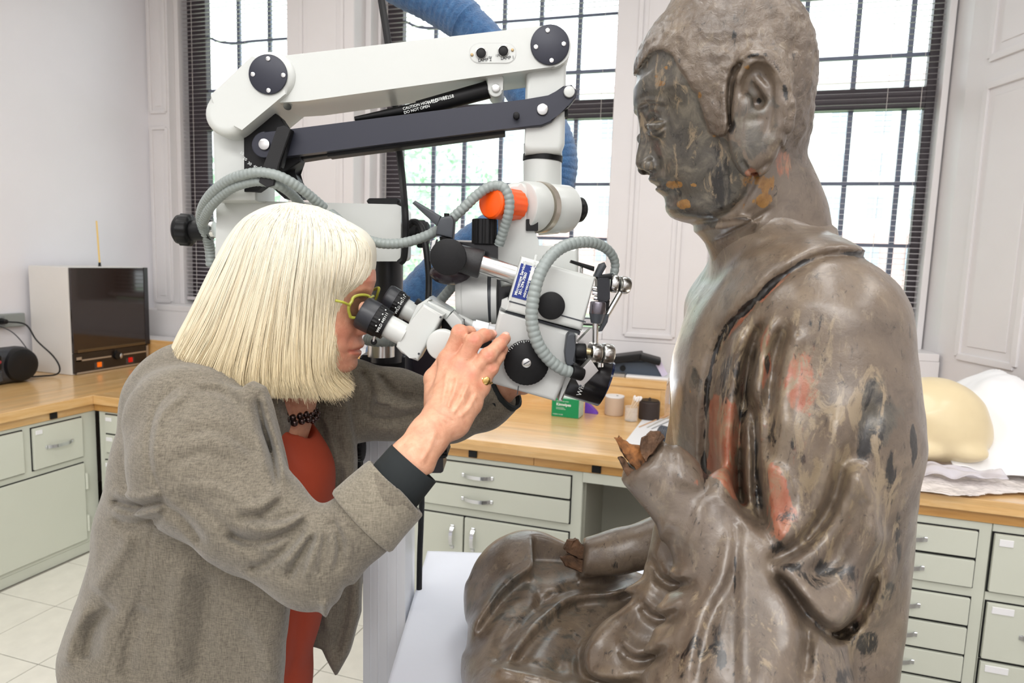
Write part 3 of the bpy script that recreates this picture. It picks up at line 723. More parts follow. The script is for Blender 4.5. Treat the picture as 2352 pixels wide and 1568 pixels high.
o = MB().box((c0.x+.10, 3.125, zr2), (c1.x+.03, 3.165, zr2+.010), .001, 1).build('paper_pad', M_PAPER); props(o, 'low white paper pad on the riser under the slate case front', 'pad')
# --- right end of the worktop: foam head, bubble wrap, cloth
def sdf_obj(F, name, material, base_local=None, world=False):
    pass
m = bpy.data.materials.new('bubble_wrap'); m.use_nodes = True; t = NT(m); M_BUB = m
t.bsdf.inputs['Base Color'].default_value = srgb(250, 242, 238); t.bsdf.inputs['Roughness'].default_value = .2
t.bsdf.inputs['Alpha'].default_value = .86; t.bsdf.inputs['Transmission Weight'].default_value = 0
vo = t.node('ShaderNodeTexVoronoi'); vo.inputs['Scale'].default_value = 75; t.link(t.coord(), vo.inputs['Vector'])
t.bump(t.ramp(vo.outputs['Distance'], [(0, 1.0), (.45, .3), (.6, 0.0)]), .4, .004)
def sheet(name, x0, x1, y0, y1, nx, ny, hf, m, keep=None):
    vs = [Vector((x0+(x1-x0)*i/nx, y0+(y1-y0)*j/ny, hf(x0+(x1-x0)*i/nx, y0+(y1-y0)*j/ny))) for j in range(ny+1) for i in range(nx+1)]
    fs = [(j*(nx+1)+i, j*(nx+1)+i+1, (j+1)*(nx+1)+i+1, (j+1)*(nx+1)+i) for j in range(ny) for i in range(nx)]
    if keep: fs = [f for f in fs if keep(sum((vs[k] for k in f), Vector())/4)]
    me = bpy.data.meshes.new(name); me.from_pydata(vs, [], fs); me.shade_smooth(); me.materials.append(m)
    o = link(name, me); md = o.modifiers.new('thickness', 'SOLIDIFY'); md.thickness = .002; md.offset = 1
    return o
def nz(x, y, s, z=0): return mnoise.noise((x*s, y*s, z))
def edge_y(x): return 2.336+.12*sstep(np.float64((x-.70)/.26))+.006*nz(x, 0, 14)
o = sheet('bubble_wrap_sheet', .30, 1.17, 2.335, 2.70, 120, 90, lambda x, y: CT0+.006+.010*abs(nz(x, y, 11))+.006*abs(nz(x, y, 34, 2))+.02*max(0, nz(x, y, 4, 5)), M_BUB, lambda p: p.y > edge_y(p.x))
props(o, 'clear bubble wrap spread over the right end of the worktop', 'bubble wrap')
F = Field((.45, 2.42, CT0), (1.1, 3.1, 1.16), .006)
hc_ = pY(2170, 955, 2.72)
F.ell((hc_.x-.045, 2.72, .925), (.180, .15, .145), .02); F.ell((hc_.x+.005, 2.72, .87), (.14, .13, .095), .05)
F.ell((hc_.x-.10, 2.62, .83), (.08, .06, .035), .03); F.ell((hc_.x+.05, 2.61, .835), (.06, .04, .03), .03)
F.op(lambda X, Y, Z: Z-(CT0+.028)+0*X+0*Y, (.4, 2.4, CT0), (1.2, 3.1, CT0+.03), .012, cut=True)
idx, P = F.band(.03)
F.D[idx] -= .004*(vnoise(P, 22, 1)-.5)+.006*(vnoise(P, 9, 3)-.5)
me, P = F.mesh('foam_head_mould', (0, 0, 0), mat('cream_latex', srgb(232, 214, 174), .38, var=.04, vscale=6, coat=.2))
o = link('foam_head_mould', me); props(o, 'cream plastic head mould lying on the bubble wrap at right', 'mould')
def cl_h(x, y):
    u = (x-.80)/.5; v = (y-2.95)/.4
    return CT0+.03+.30*sstep(np.float64(1-abs(u-.45)*1.15))*sstep(np.float64(1.1-abs(v)*1.1))+.03*nz(x, y, 7)+.012*nz(x, y, 17, 3)
M_CLOTH = mat('white_cloth', srgb(244, 244, 246), .8, bump=.1, bscale=500)
o = sheet('crumpled_cloth', .78, 1.19, 2.58, 3.3, 70, 90, cl_h, M_CLOTH, lambda p: p.x < .88+.36*(3.45-p.y)/.933-.04)
props(o, 'heap of crumpled white cloth at the right end of the worktop', 'cloth')
o = sheet('plastic_film', .62, .90, 2.46, 2.565, 40, 24, lambda x, y: CT0+.022+.035*max(0, .6+nz(x, y, 16)), mat('clear_film', srgb(236, 232, 240), .1, alpha=.6))
props(o, 'small crumple of clear plastic film beside the cream head mould', 'film')
# ================================================================== the seated statue
V0 = 0.87
class MField(Field):
    """field mirrored about v = V0: everything given for the near side appears on both"""
    def grids(s, S):
        X, Y, Z = Field.grids(s, S); return X, V0-np.abs(Y-V0), Z
    def sl(s, lo, hi, m=0.0):
        lo = list(lo); hi = list(hi); d = max(abs(lo[1]-V0), abs(hi[1]-V0)); lo[1] = V0-d; hi[1] = V0+d
        return Field.sl(s, lo, hi, m)
def rows(pts, v=V0, vb=None, df=0):
    """pixel rows (y, x...) -> z ascending and u arrays; vb: depth at which the second (back) outline is taken"""
    out = []
    for r in pts:
        zs = [L(x+(df if i == 0 else 0), r[0], v if i != 1 or vb is None else vb) for i, x in enumerate(r[1:])]; out.append((zs[0].z,)+tuple(p.x for p in zs))
    out.sort(); return np.array(out)
def Lp(pts, v): return [L(p[0], p[1], v if len(p) < 3 else p[2]) for p in pts]
# ---------------- material
m = bpy.data.materials.new('aged_lacquer'); m.use_nodes = True; t = NT(m); M_STAT = m
co = t.coord()
n1 = t.noise(9, 8, .62, .3, co); n2 = t.noise(38, 8, .65, .6, co); n3 = t.noise(150, 4, .6, 0, co); n4 = t.noise(4.5, 5, .55, .2, co)
base = t.ramp(n1, [(.32, srgb(104, 92, 82)), (.50, srgb(134, 120, 106)), (.68, srgb(164, 150, 132))])
base = t.mix(t.ramp(n4, [(.42, 0), (.66, .6)]), base, srgb(126, 118, 114))
base = t.mix(t.ramp(n2, [(.52, 0), (.72, .6)]), base, srgb(84, 74, 66))
base = t.mix(t.ramp(t.noise(70, 6, .7, .8, t.coord((1, 1, .45))), [(.56, 0), (.72, .5)]), base, srgb(186, 174, 152))
base = t.mix(t.ramp(t.noise(95, 5, .65, .5, t.coord((1.3, 1.3, .6), (.2, 0, 0))), [(.64, 0), (.72, .75)]), base, srgb(52, 47, 44))
A = t.node('ShaderNodeVertexColor'); A.layer_name = 'tint'; B = t.node('ShaderNodeVertexColor'); B.layer_name = 'patina'
sa = t.node('ShaderNodeSeparateColor'); t.link(A.outputs[0], sa.inputs[0]); sb = t.node('ShaderNodeSeparateColor'); t.link(B.outputs[0], sb.inputs[0])
def worn(amount, nz_, lo, hi):
    """amount 0..1 broken up by noise into flakes"""
    s_ = t.math('ADD', t.math('MULTIPLY', amount, 1.25), t.math('MULTIPLY', t.math('SUBTRACT', nz_, .5), 2.6)); return t.ramp(t.math('MULTIPLY', s_, .5), [(lo*.5-.16, 0), (lo*.5-.16+(hi-lo)*.28, 1)])
st = t.coord((1, 1, .35)); nst = t.noise(26, 7, .7, .5, st); nfl = t.noise(60, 6, .7, 1.0, st)
c = t.mix(worn(sb.outputs[2], nst, .80, 1.15), base, t.ramp(n2, [(.3, srgb(62, 60, 58)), (.52, srgb(104, 101, 95)), (.72, srgb(152, 147, 136))]))
c = t.mix(worn(sa.outputs[0], nst, .92, 1.25), c, t.ramp(n2, [(.35, srgb(176, 102, 78)), (.55, srgb(188, 130, 106)), (.7, srgb(176, 150, 126))]))
c = t.mix(worn(sa.outputs[2], nfl, .95, 1.10), c, t.ramp(n3, [(.3, srgb(150, 106, 48)), (.7, srgb(186, 142, 76))]))
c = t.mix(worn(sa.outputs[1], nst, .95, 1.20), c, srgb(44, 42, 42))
c = t.mix(worn(sb.outputs[0], nfl, 1.0, 1.35), c, srgb(166, 152, 130))
c = t.mix(t.ramp(t.noise(120, 6, .75, 1.2, st), [(.60, 0), (.66, .8)]), c, srgb(46, 42, 40))
c = t.mix(1.0, c, (.60, .555, .50, 1), 'MULTIPLY')
t.link(c, t.bsdf.inputs['Base Color'])
t.link(t.ramp(n2, [(.3, .24), (.7, .44)]), t.bsdf.inputs['Roughness'])
t.bsdf.inputs['Specular IOR Level'].default_value = .55; t.bsdf.inputs['Coat Weight'].default_value = .35; t.bsdf.inputs['Coat Roughness'].default_value = .28
h = t.math('ADD', t.math('MULTIPLY', n3, .5), t.math('MULTIPLY', n2, 1.0))
hr = t.math('MULTIPLY', t.noise(110, 5, .6, 1.2, co), t.math('MULTIPLY', sb.outputs[1], 4.0))
t.bump(t.math('ADD', h, hr), .38, .0022)
M_CORE = mat('broken_wood_core', srgb(92, 66, 46), .8, var=.5, vscale=60, bump=.8, bscale=160, bdist=.003)
M_COREO = mat('broken_wood_orange', srgb(124, 80, 42), .85, var=.75, vscale=90, bump=.6, bscale=200, bdist=.002)
sbase = (0.28, V0, 0.7665)
ST_ = Frame('seated_statue', sbase, local=True, label='weathered brown seated statue with broken forearms on the white-covered table', cat='statue')
BAND = None
# ---------------- relief drawn on the visible side
def relief(F, strokes, regions, w=.024, vmax=9, lo_v=None):
    idx, P = F.band(w)
    Pm = P.copy()
    if isinstance(F, MField): Pm[:, 1] = V0-np.abs(Pm[:, 1]-V0)
    keep = Pm[:, 1] < vmax
    idx = tuple(i[keep] for i in idx); Pm = Pm[keep]
    px, py = project_l(Pm); disp = np.zeros(len(px))
    for (pts, amp, wd_) in strokes:
        pts = spline2(pts, 5) if len(pts) > 2 else pts
        xs = [p[0] for p in pts]; ys = [p[1] for p in pts]; M = wd_*3
        k = np.nonzero((px > min(xs)-M) & (px < max(xs)+M) & (py > min(ys)-M) & (py < max(ys)+M))[0]
        if len(k) == 0: continue
        d, tt, _ = seg_dist(px[k], py[k], pts); end = np.minimum(1, np.minimum(tt, 1-tt)*8+.25)
        disp[k] += amp*np.exp(-(d/wd_)**2)*end
    for (pts, amp, soft) in regions:
        d = poly_sd(px, py, pts); k = sstep(.5-d/(2*soft))
        disp += amp*k*((1-sstep((px-2010)/60)) if pts is BAND else 1)
    F.D[idx] -= disp.astype(np.float32)
# ---------------- head
HF = MField((.10, .735, 1.40), (.43, 1.005, 1.83), .0022)
face = rows([(y, a, b, hw) for y, a, b, hw in ((-38, 1700, 1722, 0), (-30, 1626, 1756, 0), (-15, 1580, 1784, 0), (0, 1553, 1788, 0), (27, 1536, 1817, 0), (61, 1508, 1840, 0), (88, 1489, 1852, 0), (119, 1475, 1862, 0),
    (142, 1470, 1865, 0), (160, 1469, 1865, 0), (199, 1465, 1862, 0), (230, 1467, 1858, 0), (260, 1485, 1852, 0), (295, 1505, 1840, 0), (330, 1520, 1818, 0), (360, 1532, 1785, 0), (385, 1560, 1752, 0), (400, 1600, 1690, 0))], V0, .845)
HW = {-38: .006, -30: .034, -15: .054, 0: .067, 27: .083, 61: .095, 88: .1, 119: .103, 142: .105, 160: .105, 199: .105, 230: .104, 260: .101, 295: .096, 330: .087, 352: .078, 370: .068, 385: .058, 400: .042}
hwz = np.array(sorted((L(1650, y, V0).z, w) for y, w in HW.items()))
mid = rows([(y, x) for y, x in ((199, 1465), (215, 1463), (230, 1462), (245, 1462), (260, 1463), (280, 1467), (295, 1469), (310, 1469), (329, 1467), (345, 1464), (360, 1461), (375, 1460), (384, 1464), (389, 1472), (393, 1488), (398, 1493), (405, 1492), (411, 1490), (417, 1495), (421, 1502), (424, 1511), (428, 1508), (434, 1506), (440, 1512), (446, 1523), (452, 1529), (463, 1530), (472, 1530), (482, 1533), (492, 1541), (499, 1549), (505, 1570), (509, 1600), (514, 1622))])
side = rows([(y, x) for y, x in ((199, 1466), (230, 1464), (245, 1466), (258, 1472), (275, 1477), (295, 1479), (329, 1488), (345, 1493), (360, 1497), (375, 1501), (393, 1507), (411, 1514), (424, 1521), (434, 1524), (452, 1534), (463, 1537), (482, 1537), (492, 1544), (499, 1553), (505, 1572), (509, 1602), (514, 1624))])
wn = np.array(sorted((L(1500, y, V0).z, w) for y, w in ((199, .05), (230, .03), (245, .015), (265, .0105), (300, .011), (335, .013), (360, .017), (380, .0185), (392, .016), (398, .022), (411, .027), (434, .024), (446, .022), (463, .026), (482, .03), (514, .04))))
jaw = np.array(sorted((L(1600, y, V0).z, L(x, y, V0).x, w) for y, x, w in ((199, 1760, .100), (260, 1760, .100), (300, 1755, .099), (352, 1748, .097), (380, 1740, .094), (411, 1728, .089), (434, 1716, .083), (463, 1700, .074), (482, 1688, .066), (499, 1672, .056), (509, 1660, .048), (514, 1650, .044))))
def loft(X, Y, Z, uf, ub, hw, p=2.3):
    c = (uf+ub)/2; a = np.maximum((ub-uf)/2, 1e-3)
    r = ((np.abs(X-c)/a)**p+(np.abs(Y-V0)/hw)**p)**(1/p)
    return (r-1)*np.minimum(a, hw)
def skull(X, Y, Z):
    z = Z[0, 0]; g = lambda T, k: np.interp(z, T[:, 0], T[:, k])[None, None, :]
    d = loft(X, Y, Z, g(face, 1), g(face, 2), np.interp(z, hwz[:, 0], hwz[:, 1])[None, None, :])
    return np.maximum(np.maximum(d, face[0, 0]-Z), Z-face[-1, 0])
def facef(X, Y, Z):
    z = Z[0, 0]; m_ = np.interp(z, mid[:, 0], mid[:, 1])[None, None, :]; s_ = np.interp(z, side[:, 0], side[:, 1])[None, None, :]
    w = np.interp(z, wn[:, 0], wn[:, 1])[None, None, :]
    k = np.exp(-(np.abs(Y-V0)/(w*.92))**2.6)
    # the loft front falls away on its own: undo that near the mid-line so that the profile line holds
    s_ = s_+np.minimum(np.maximum(np.abs(Y-V0)-.026, 0)**2/(2*.034), .042)
    d = loft(X, Y, Z, s_+(m_-s_)*k, np.interp(z, jaw[:, 0], jaw[:, 1])[None, None, :], np.interp(z, jaw[:, 0], jaw[:, 2])[None, None, :], 2.25)
    return np.maximum(np.maximum(d, mid[0, 0]-Z), Z-mid[-1, 0])
lo, hi = (.10, .73, 1.40), (.43, 1.0, 1.83)
HF.op(skull, lo, hi, .004); HF.op(facef, lo, hi, .012)
# top-knot bump above the frame
HF.ell(L(1668, -30, V0), (.055, .05, .035), .02)
# neck
NECK = [(L(1712, 350, V0), .060), (L(1734, 444, V0), .0635), (L(1760, 520, V0), .0665), (L(1775, 600, V0), .072)]
HF.chain([p for p, _ in NECK], [r for _, r in NECK], .04)
# eyes, nostrils
zt = V0
def ms(x, y, av): return L(x, y, V0-av)
HF.ell(ms(1494, 274, .035), (.0085, .020, .0068), .006, cut=True)
HF.ell(ms(1510, 297, .033), (.0125, .020, .0105), .004)
HF.ell(ms(1495, 380, .0155), (.011, .0085, .0085), .006)
HF.ell(ms(1489, 388, .010), (.006, .005, .004), .004, cut=True)
# ear
EA = .106
HF.ell(ms(1742, 250, EA), (.033, .016, .066), .012)
HF.ell(ms(1735, 335, EA-.001), (.024, .015, .036), .008)
HF.chain([ms(*p) for p in ((1702, 215, EA+.006), (1706, 180, EA+.012), (1725, 152, EA+.016), (1757, 150, EA+.018), (1783, 185, EA+.018), (1794, 240, EA+.017), (1789, 290, EA+.014), (1772, 325, EA+.010), (1762, 350, EA+.006))], [.006, .008, .0092, .0095, .0095, .009, .009, .010, .011], .004)
HF.ell(ms(1738, 212, EA+.021), (.018, .017, .030), .006, cut=True)
HF.chain([ms(*p) for p in ((1735, 180, EA+.008), (1758, 205, EA+.011), (1764, 240, EA+.012), (1752, 262, EA+.011), (1730, 262, EA+.010))], [.004, .0045, .005, .0055, .006], .004)
HF.ell(ms(1741, 232, EA+.012), (.009, .012, .007), .004, cut=True)
HF.ell(ms(1712, 245, EA+.008), (.008, .008, .014), .006)
HAIR = [(1440, 175), (1467, 159), (1476, 145), (1496, 121), (1522, 114), (1545, 128), (1561, 153), (1580, 184), (1593, 205), (1603, 212), (1608, 230), (1618, 268), (1631, 302), (1649, 314), (1666, 308), (1671, 283), (1668, 230), (1674, 184), (1691, 149), (1718, 128), (1756, 130), (1788, 168), (1804, 207), (1803, 268), (1792, 318), (1800, 345), (1821, 363), (1850, 379), (1960, 380), (1960, -150), (1400, -150)]
relief(HF, [
    ([(1483, 297), (1497, 303), (1512, 300), (1530, 288)], -.003, 3.2), ([(1480, 289), (1495, 287), (1515, 284), (1540, 276)], .0015, 3),
    ([(1462, 243), (1472, 234), (1495, 230), (1530, 237)], .0026, 5), ([(1466, 252), (1480, 243), (1500, 240), (1532, 246)], -.0022, 5),
    ([(1504, 424), (1516, 427), (1530, 432)], -.0035, 3.2), ([(1497, 380), (1510, 372), (1518, 362)], -.0016, 5), ([(1510, 340), (1500, 395), (1520, 420)], -.0012, 9),
    ([(1545, 470), (1532, 462)], -.001, 5),
    ([(1640, 505), (1690, 478), (1722, 430), (1738, 385)], -.004, 12), ([(1700, 365), (1730, 398), (1765, 372)], -.004, 5),
    ([(1640, 556), (1680, 535), (1720, 512), (1770, 480)], -.003, 5), ([(1690, 145), (1678, 190), (1676, 250), (1680, 300)], -.004, 8),
    ([(1810, 200), (1812, 260), (1802, 320)], -.003, 7)], [], .012)
idx, P = HF.band(.008)
Pm = P.copy(); Pm[:, 1] = V0-np.abs(Pm[:, 1]-V0); px, py = project_l(Pm)
hm = sstep(.5-poly_sd(px, py, HAIR)/8)*(1-sstep((py-290)/80)*sstep((px-1770)/50))
HF.D[idx] -= (hm*.0052+hm*(.0022*(vnoise(P, 95, 4)-.5)+.0022*(vnoise(P, 170, 5)-.5))+.0012*(vnoise(P, 30, 6)-.5)).astype(np.float32)
ZCUT = L(1640, 558, V0).z
HF.op(lambda X, Y, Z: Z-(ZCUT-.05)+0*X+0*Y, (.1, .6, 1.3), (.45, 1.1, ZCUT-.05), 0, cut=True)
def paint(P, mir, spots):
    """pigment amounts per vertex from pixel polygons: list of (channel, polygon, amount, soft)"""
    Q = P.copy()
    if mir: Q[:, 1] = V0-np.abs(Q[:, 1]-V0)
    px, py = project_l(Q); out = np.zeros((len(P), 6), np.float32)
    wob = 22*(vnoise(P, 28, 9)-.5)+12*(vnoise(P, 70, 10)-.5)
    for ch, poly, am, soft in spots:
        d = (seg_dist(px, py, spline2(poly, 4))[0]-soft if ch >= 10 else poly_sd(px, py, poly))+wob*min(1, soft/8)
        k = am*sstep(.5-d/(2*max(soft, 1))); c_ = ch % 10
        out[:, c_] = np.maximum(out[:, c_], k)
    return out
def blob(x, y, rx, ry, n=10, seed=0):
    r = random.Random(seed+int(x*7+y)); return [(x+rx*math.cos(2*math.pi*i/n)*r.uniform(.7, 1.2), y+ry*math.sin(2*math.pi*i/n)*r.uniform(.7, 1.2)) for i in range(n)]
# channels: 0 red, 1 dark (patches; also lines along grooves and folds, eye slit, ear hole), 2 ochre, 3 pale flake, 4 hair roughness, 5 slate
FACE = HAIR[1:14]+[(1690, 330), (1720, 380), (1720, 450), (1640, 520), (1540, 520), (1440, 420)]
me, P = HF.mesh('head', sbase, M_STAT)
pt = paint(P, True, [(5, FACE, .85, 10), (5, blob(1740, 280, 60, 90), .5, 20), (4, HAIR, 1, 6),
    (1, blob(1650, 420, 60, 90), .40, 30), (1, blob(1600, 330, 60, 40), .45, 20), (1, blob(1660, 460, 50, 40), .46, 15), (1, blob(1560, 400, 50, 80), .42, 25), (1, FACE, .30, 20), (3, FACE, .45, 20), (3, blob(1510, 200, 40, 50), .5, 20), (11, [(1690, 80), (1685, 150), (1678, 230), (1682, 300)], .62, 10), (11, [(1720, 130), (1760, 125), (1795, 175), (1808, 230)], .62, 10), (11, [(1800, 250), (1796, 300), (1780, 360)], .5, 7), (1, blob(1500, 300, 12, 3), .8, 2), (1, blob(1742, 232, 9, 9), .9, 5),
    (2, blob(1517, 192, 12, 8), .95, 3), (2, blob(1508, 176, 5, 4), .9, 2), (2, blob(1530, 155, 4, 4), .9, 2), (2, blob(1548, 424, 18, 9), .95, 4), (2, blob(1571, 467, 15, 10), .95, 4), (2, blob(1592, 425, 6, 4), .9, 2), (2, blob(1606, 220, 5, 10), .8, 3), (2, blob(1640, 312, 8, 4), .7, 3), (2, blob(1745, 415, 40, 30), .62, 14), (2, blob(1755, 460, 30, 14), .7, 8), (2, blob(1700, 475, 30, 20), .45, 12), (2, blob(1715, 155, 8, 6), .8, 3), (2, blob(1735, 45, 12, 6), .6, 6),
    (0, blob(1730, 400, 24, 16), .75, 10), (0, blob(1800, 380, 34, 40), .5, 22), (0, blob(1770, 150, 25, 12), .4, 10), (0, blob(1735, 45, 30, 12), .35, 10), (3, blob(1480, 340, 20, 30), .5, 12), (3, blob(1700, 330, 60, 60), .35, 30)])
vcol(me, 'tint', pt[:, :3]); vcol(me, 'patina', pt[:, 3:6])
head = link('head', me, ST_.o)
# ---------------- body
BF = Field((-.15, .44, .752), (.64, 1.31, 1.53), .004)
tor = rows([(500, 1690, 1880), (524, 1660, 1905), (545, 1634, 1975), (577, 1631, 2025), (607, 1629, 2052), (646, 1620, 2074), (684, 1594, 2084), (714, 1578, 2082), (772, 1553, 2103), (820, 1536, 2114), (875, 1529, 2120), (933, 1531, 2121), (986, 1534, 2120), (1044, 1545, 2117), (1109, 1556, 2112), (1181, 1566, 2105), (1290, 1575, 2088), (1380, 1570, 2066), (1464, 1550, 2045), (1554, 1500, 2013), (1640, 1480, 1980), (1720, 1480, 1960)], V0, .775, 18)
tw = np.array(sorted((L(1800, y, V0).z, w) for y, w in ((500, .05), (524, .075), (545, .10), (577, .128), (607, .148), (646, .168), (684, .182), (714, .19), (772, .2), (820, .206), (900, .212), (1000, .214), (1100, .214), (1200, .212), (1300, .214), (1464, .225), (1640, .25), (1720, .26))))
def torso(X, Y, Z):
    z = Z[0, 0]; g = lambda T, k: np.interp(z, T[:, 0], T[:, k])[None, None, :]
    cx, ax = (g(tor, 1)+g(tor, 2))/2, (g(tor, 2)-g(tor, 1))/2
    d = loft(X, Y, Z, g(tor, 1), g(tor, 2), g(tw, 1)*(1-.36*sstep((cx+.15*ax-X)/(1.1*ax))*sstep((1.42-Z)/.10)), 2.15)
    return np.maximum(d, Z-tor[-1, 0])
BF.op(torso, (-.15, .44, .75), (.64, 1.3, 1.53), .01)
BF.chain([p for p, _ in NECK], [r-.0015 for _, r in NECK], .012)
# upper arm and sleeve bulge on the near side, then its mirror
for sgn in (1, -1):
    mv = lambda p: Vector((p.x, V0+(p.y-V0)*(1 if sgn == 1 else -1), p.z))
    BF.chain([mv(L(1890, 770, .735)), mv(L(1880, 1000, .715)), mv(L(1830, 1270, .70))], [.075, .078, .07], .05)
BF.chain([L(1790, 1340, .69), L(1690, 1265, .685), L(1605, 1195, .69)], [.055, .044, .039], .02)
BF.chain([L(1640, 1222, .69), L(1605, 1190, .69), L(1468, 1048, .70)], [.037, .0375, .0318], .006)
# far forearm resting over the lap
BF.chain([L(1640, 1190, 1.03), L(1520, 1243, 1.045), L(1420, 1268, 1.055), L(1318, 1284, 1.06)], [.046, .0385, .035, .030], .005)
# legs
BF.chain([(.38, 1.0, .79), (.20, 1.10, .815), (.045, 1.135, .858)], [.08, .085, .098], .03)
BF.chain([(.38, .74, .80), (.20, .64, .82), (.05, .62, .85)], [.08, .085, .095], .03)
BF.chain([(.035, 1.13, .835), (.025, .98, .815), (.03, .80, .815), (.04, .62, .825)], [.088, .078, .075, .08], .05)
BF.ell((.21, .88, .81), (.21, .26, .075), .06)
BF.ell((.30, .87, .79), (.30, .38, .05), .05)
# hanging sleeve on the near side
BF.chain([L(1640, 1200, .685), L(1642, 1310, .67), L(1628, 1450, .645), L(1610, 1600, .62)], [.034, .036, .045, .054], .02)
BF.chain([L(1730, 1300, .67), L(1720, 1420, .645), L(1700, 1560, .62), L(1690, 1700, .60)], [.05, .062, .075, .085], .03)
BF.chain([L(1800, 1380, .67), L(1800, 1560, .65), L(1800, 1720, .64)], [.05, .06, .07], .03)
# cascade of hems in front of the belly
for (x, y, v, r, k) in ((1580, 1240, .78, (.042, .05, .055), .014), (1562, 1330, .77, (.044, .05, .05), .012), (1540, 1420, .76, (.058, .05, .05), .012), (1490, 1505, .75, (.075, .06, .045), .014)):
    BF.ell(L(x, y, v), r, k)
POUCH = [(1772, 1298), (1806, 1325), (1857, 1388), (1897, 1430), (1926, 1437), (1959, 1405), (1982, 1355), (2004, 1290), (2026, 1235), (2010, 1150), (1985, 1080), (1944, 1072), (1930, 1130), (1905, 1185), (1860, 1240), (1810, 1275)]
LEAF = [(1763, 1058), (1800, 1073), (1822, 1120), (1830, 1180), (1815, 1225), (1785, 1240), (1765, 1190), (1757, 1120)]
GROOVE = [(2046, 626), (2020, 604), (1985, 588), (1936, 582), (1878, 590), (1829, 613), (1775, 649), (1733, 692), (1683, 741), (1649, 795), (1633, 848), (1626, 894), (1620, 971), (1618, 1047), (1618, 1125)]
INNER = [(1553, 1110), (1553, 1009), (1557, 933), (1572, 856), (1580, 795), (1591, 741), (1618, 695), (1641, 661), (1668, 625), (1706, 592), (1783, 561), (1860, 536), (1935, 515)]
BAND = GROOVE+INNER+[(2060, 440), (2230, 740)]
def off(pts, dx, dy): return [(p[0]+dx, p[1]+dy) for p in pts]
RA = [(1290, 1266), (1260, 1272), (1239, 1280), (1222, 1298), (1176, 1328), (1136, 1368), (1097, 1423), (1077, 1462)]
RB = [(1484, 1338), (1412, 1360), (1350, 1366), (1314, 1372), (1278, 1391), (1235, 1427), (1192, 1478), (1156, 1529)]
RC = [(1471, 1380), (1412, 1415), (1373, 1458), (1345, 1502)]
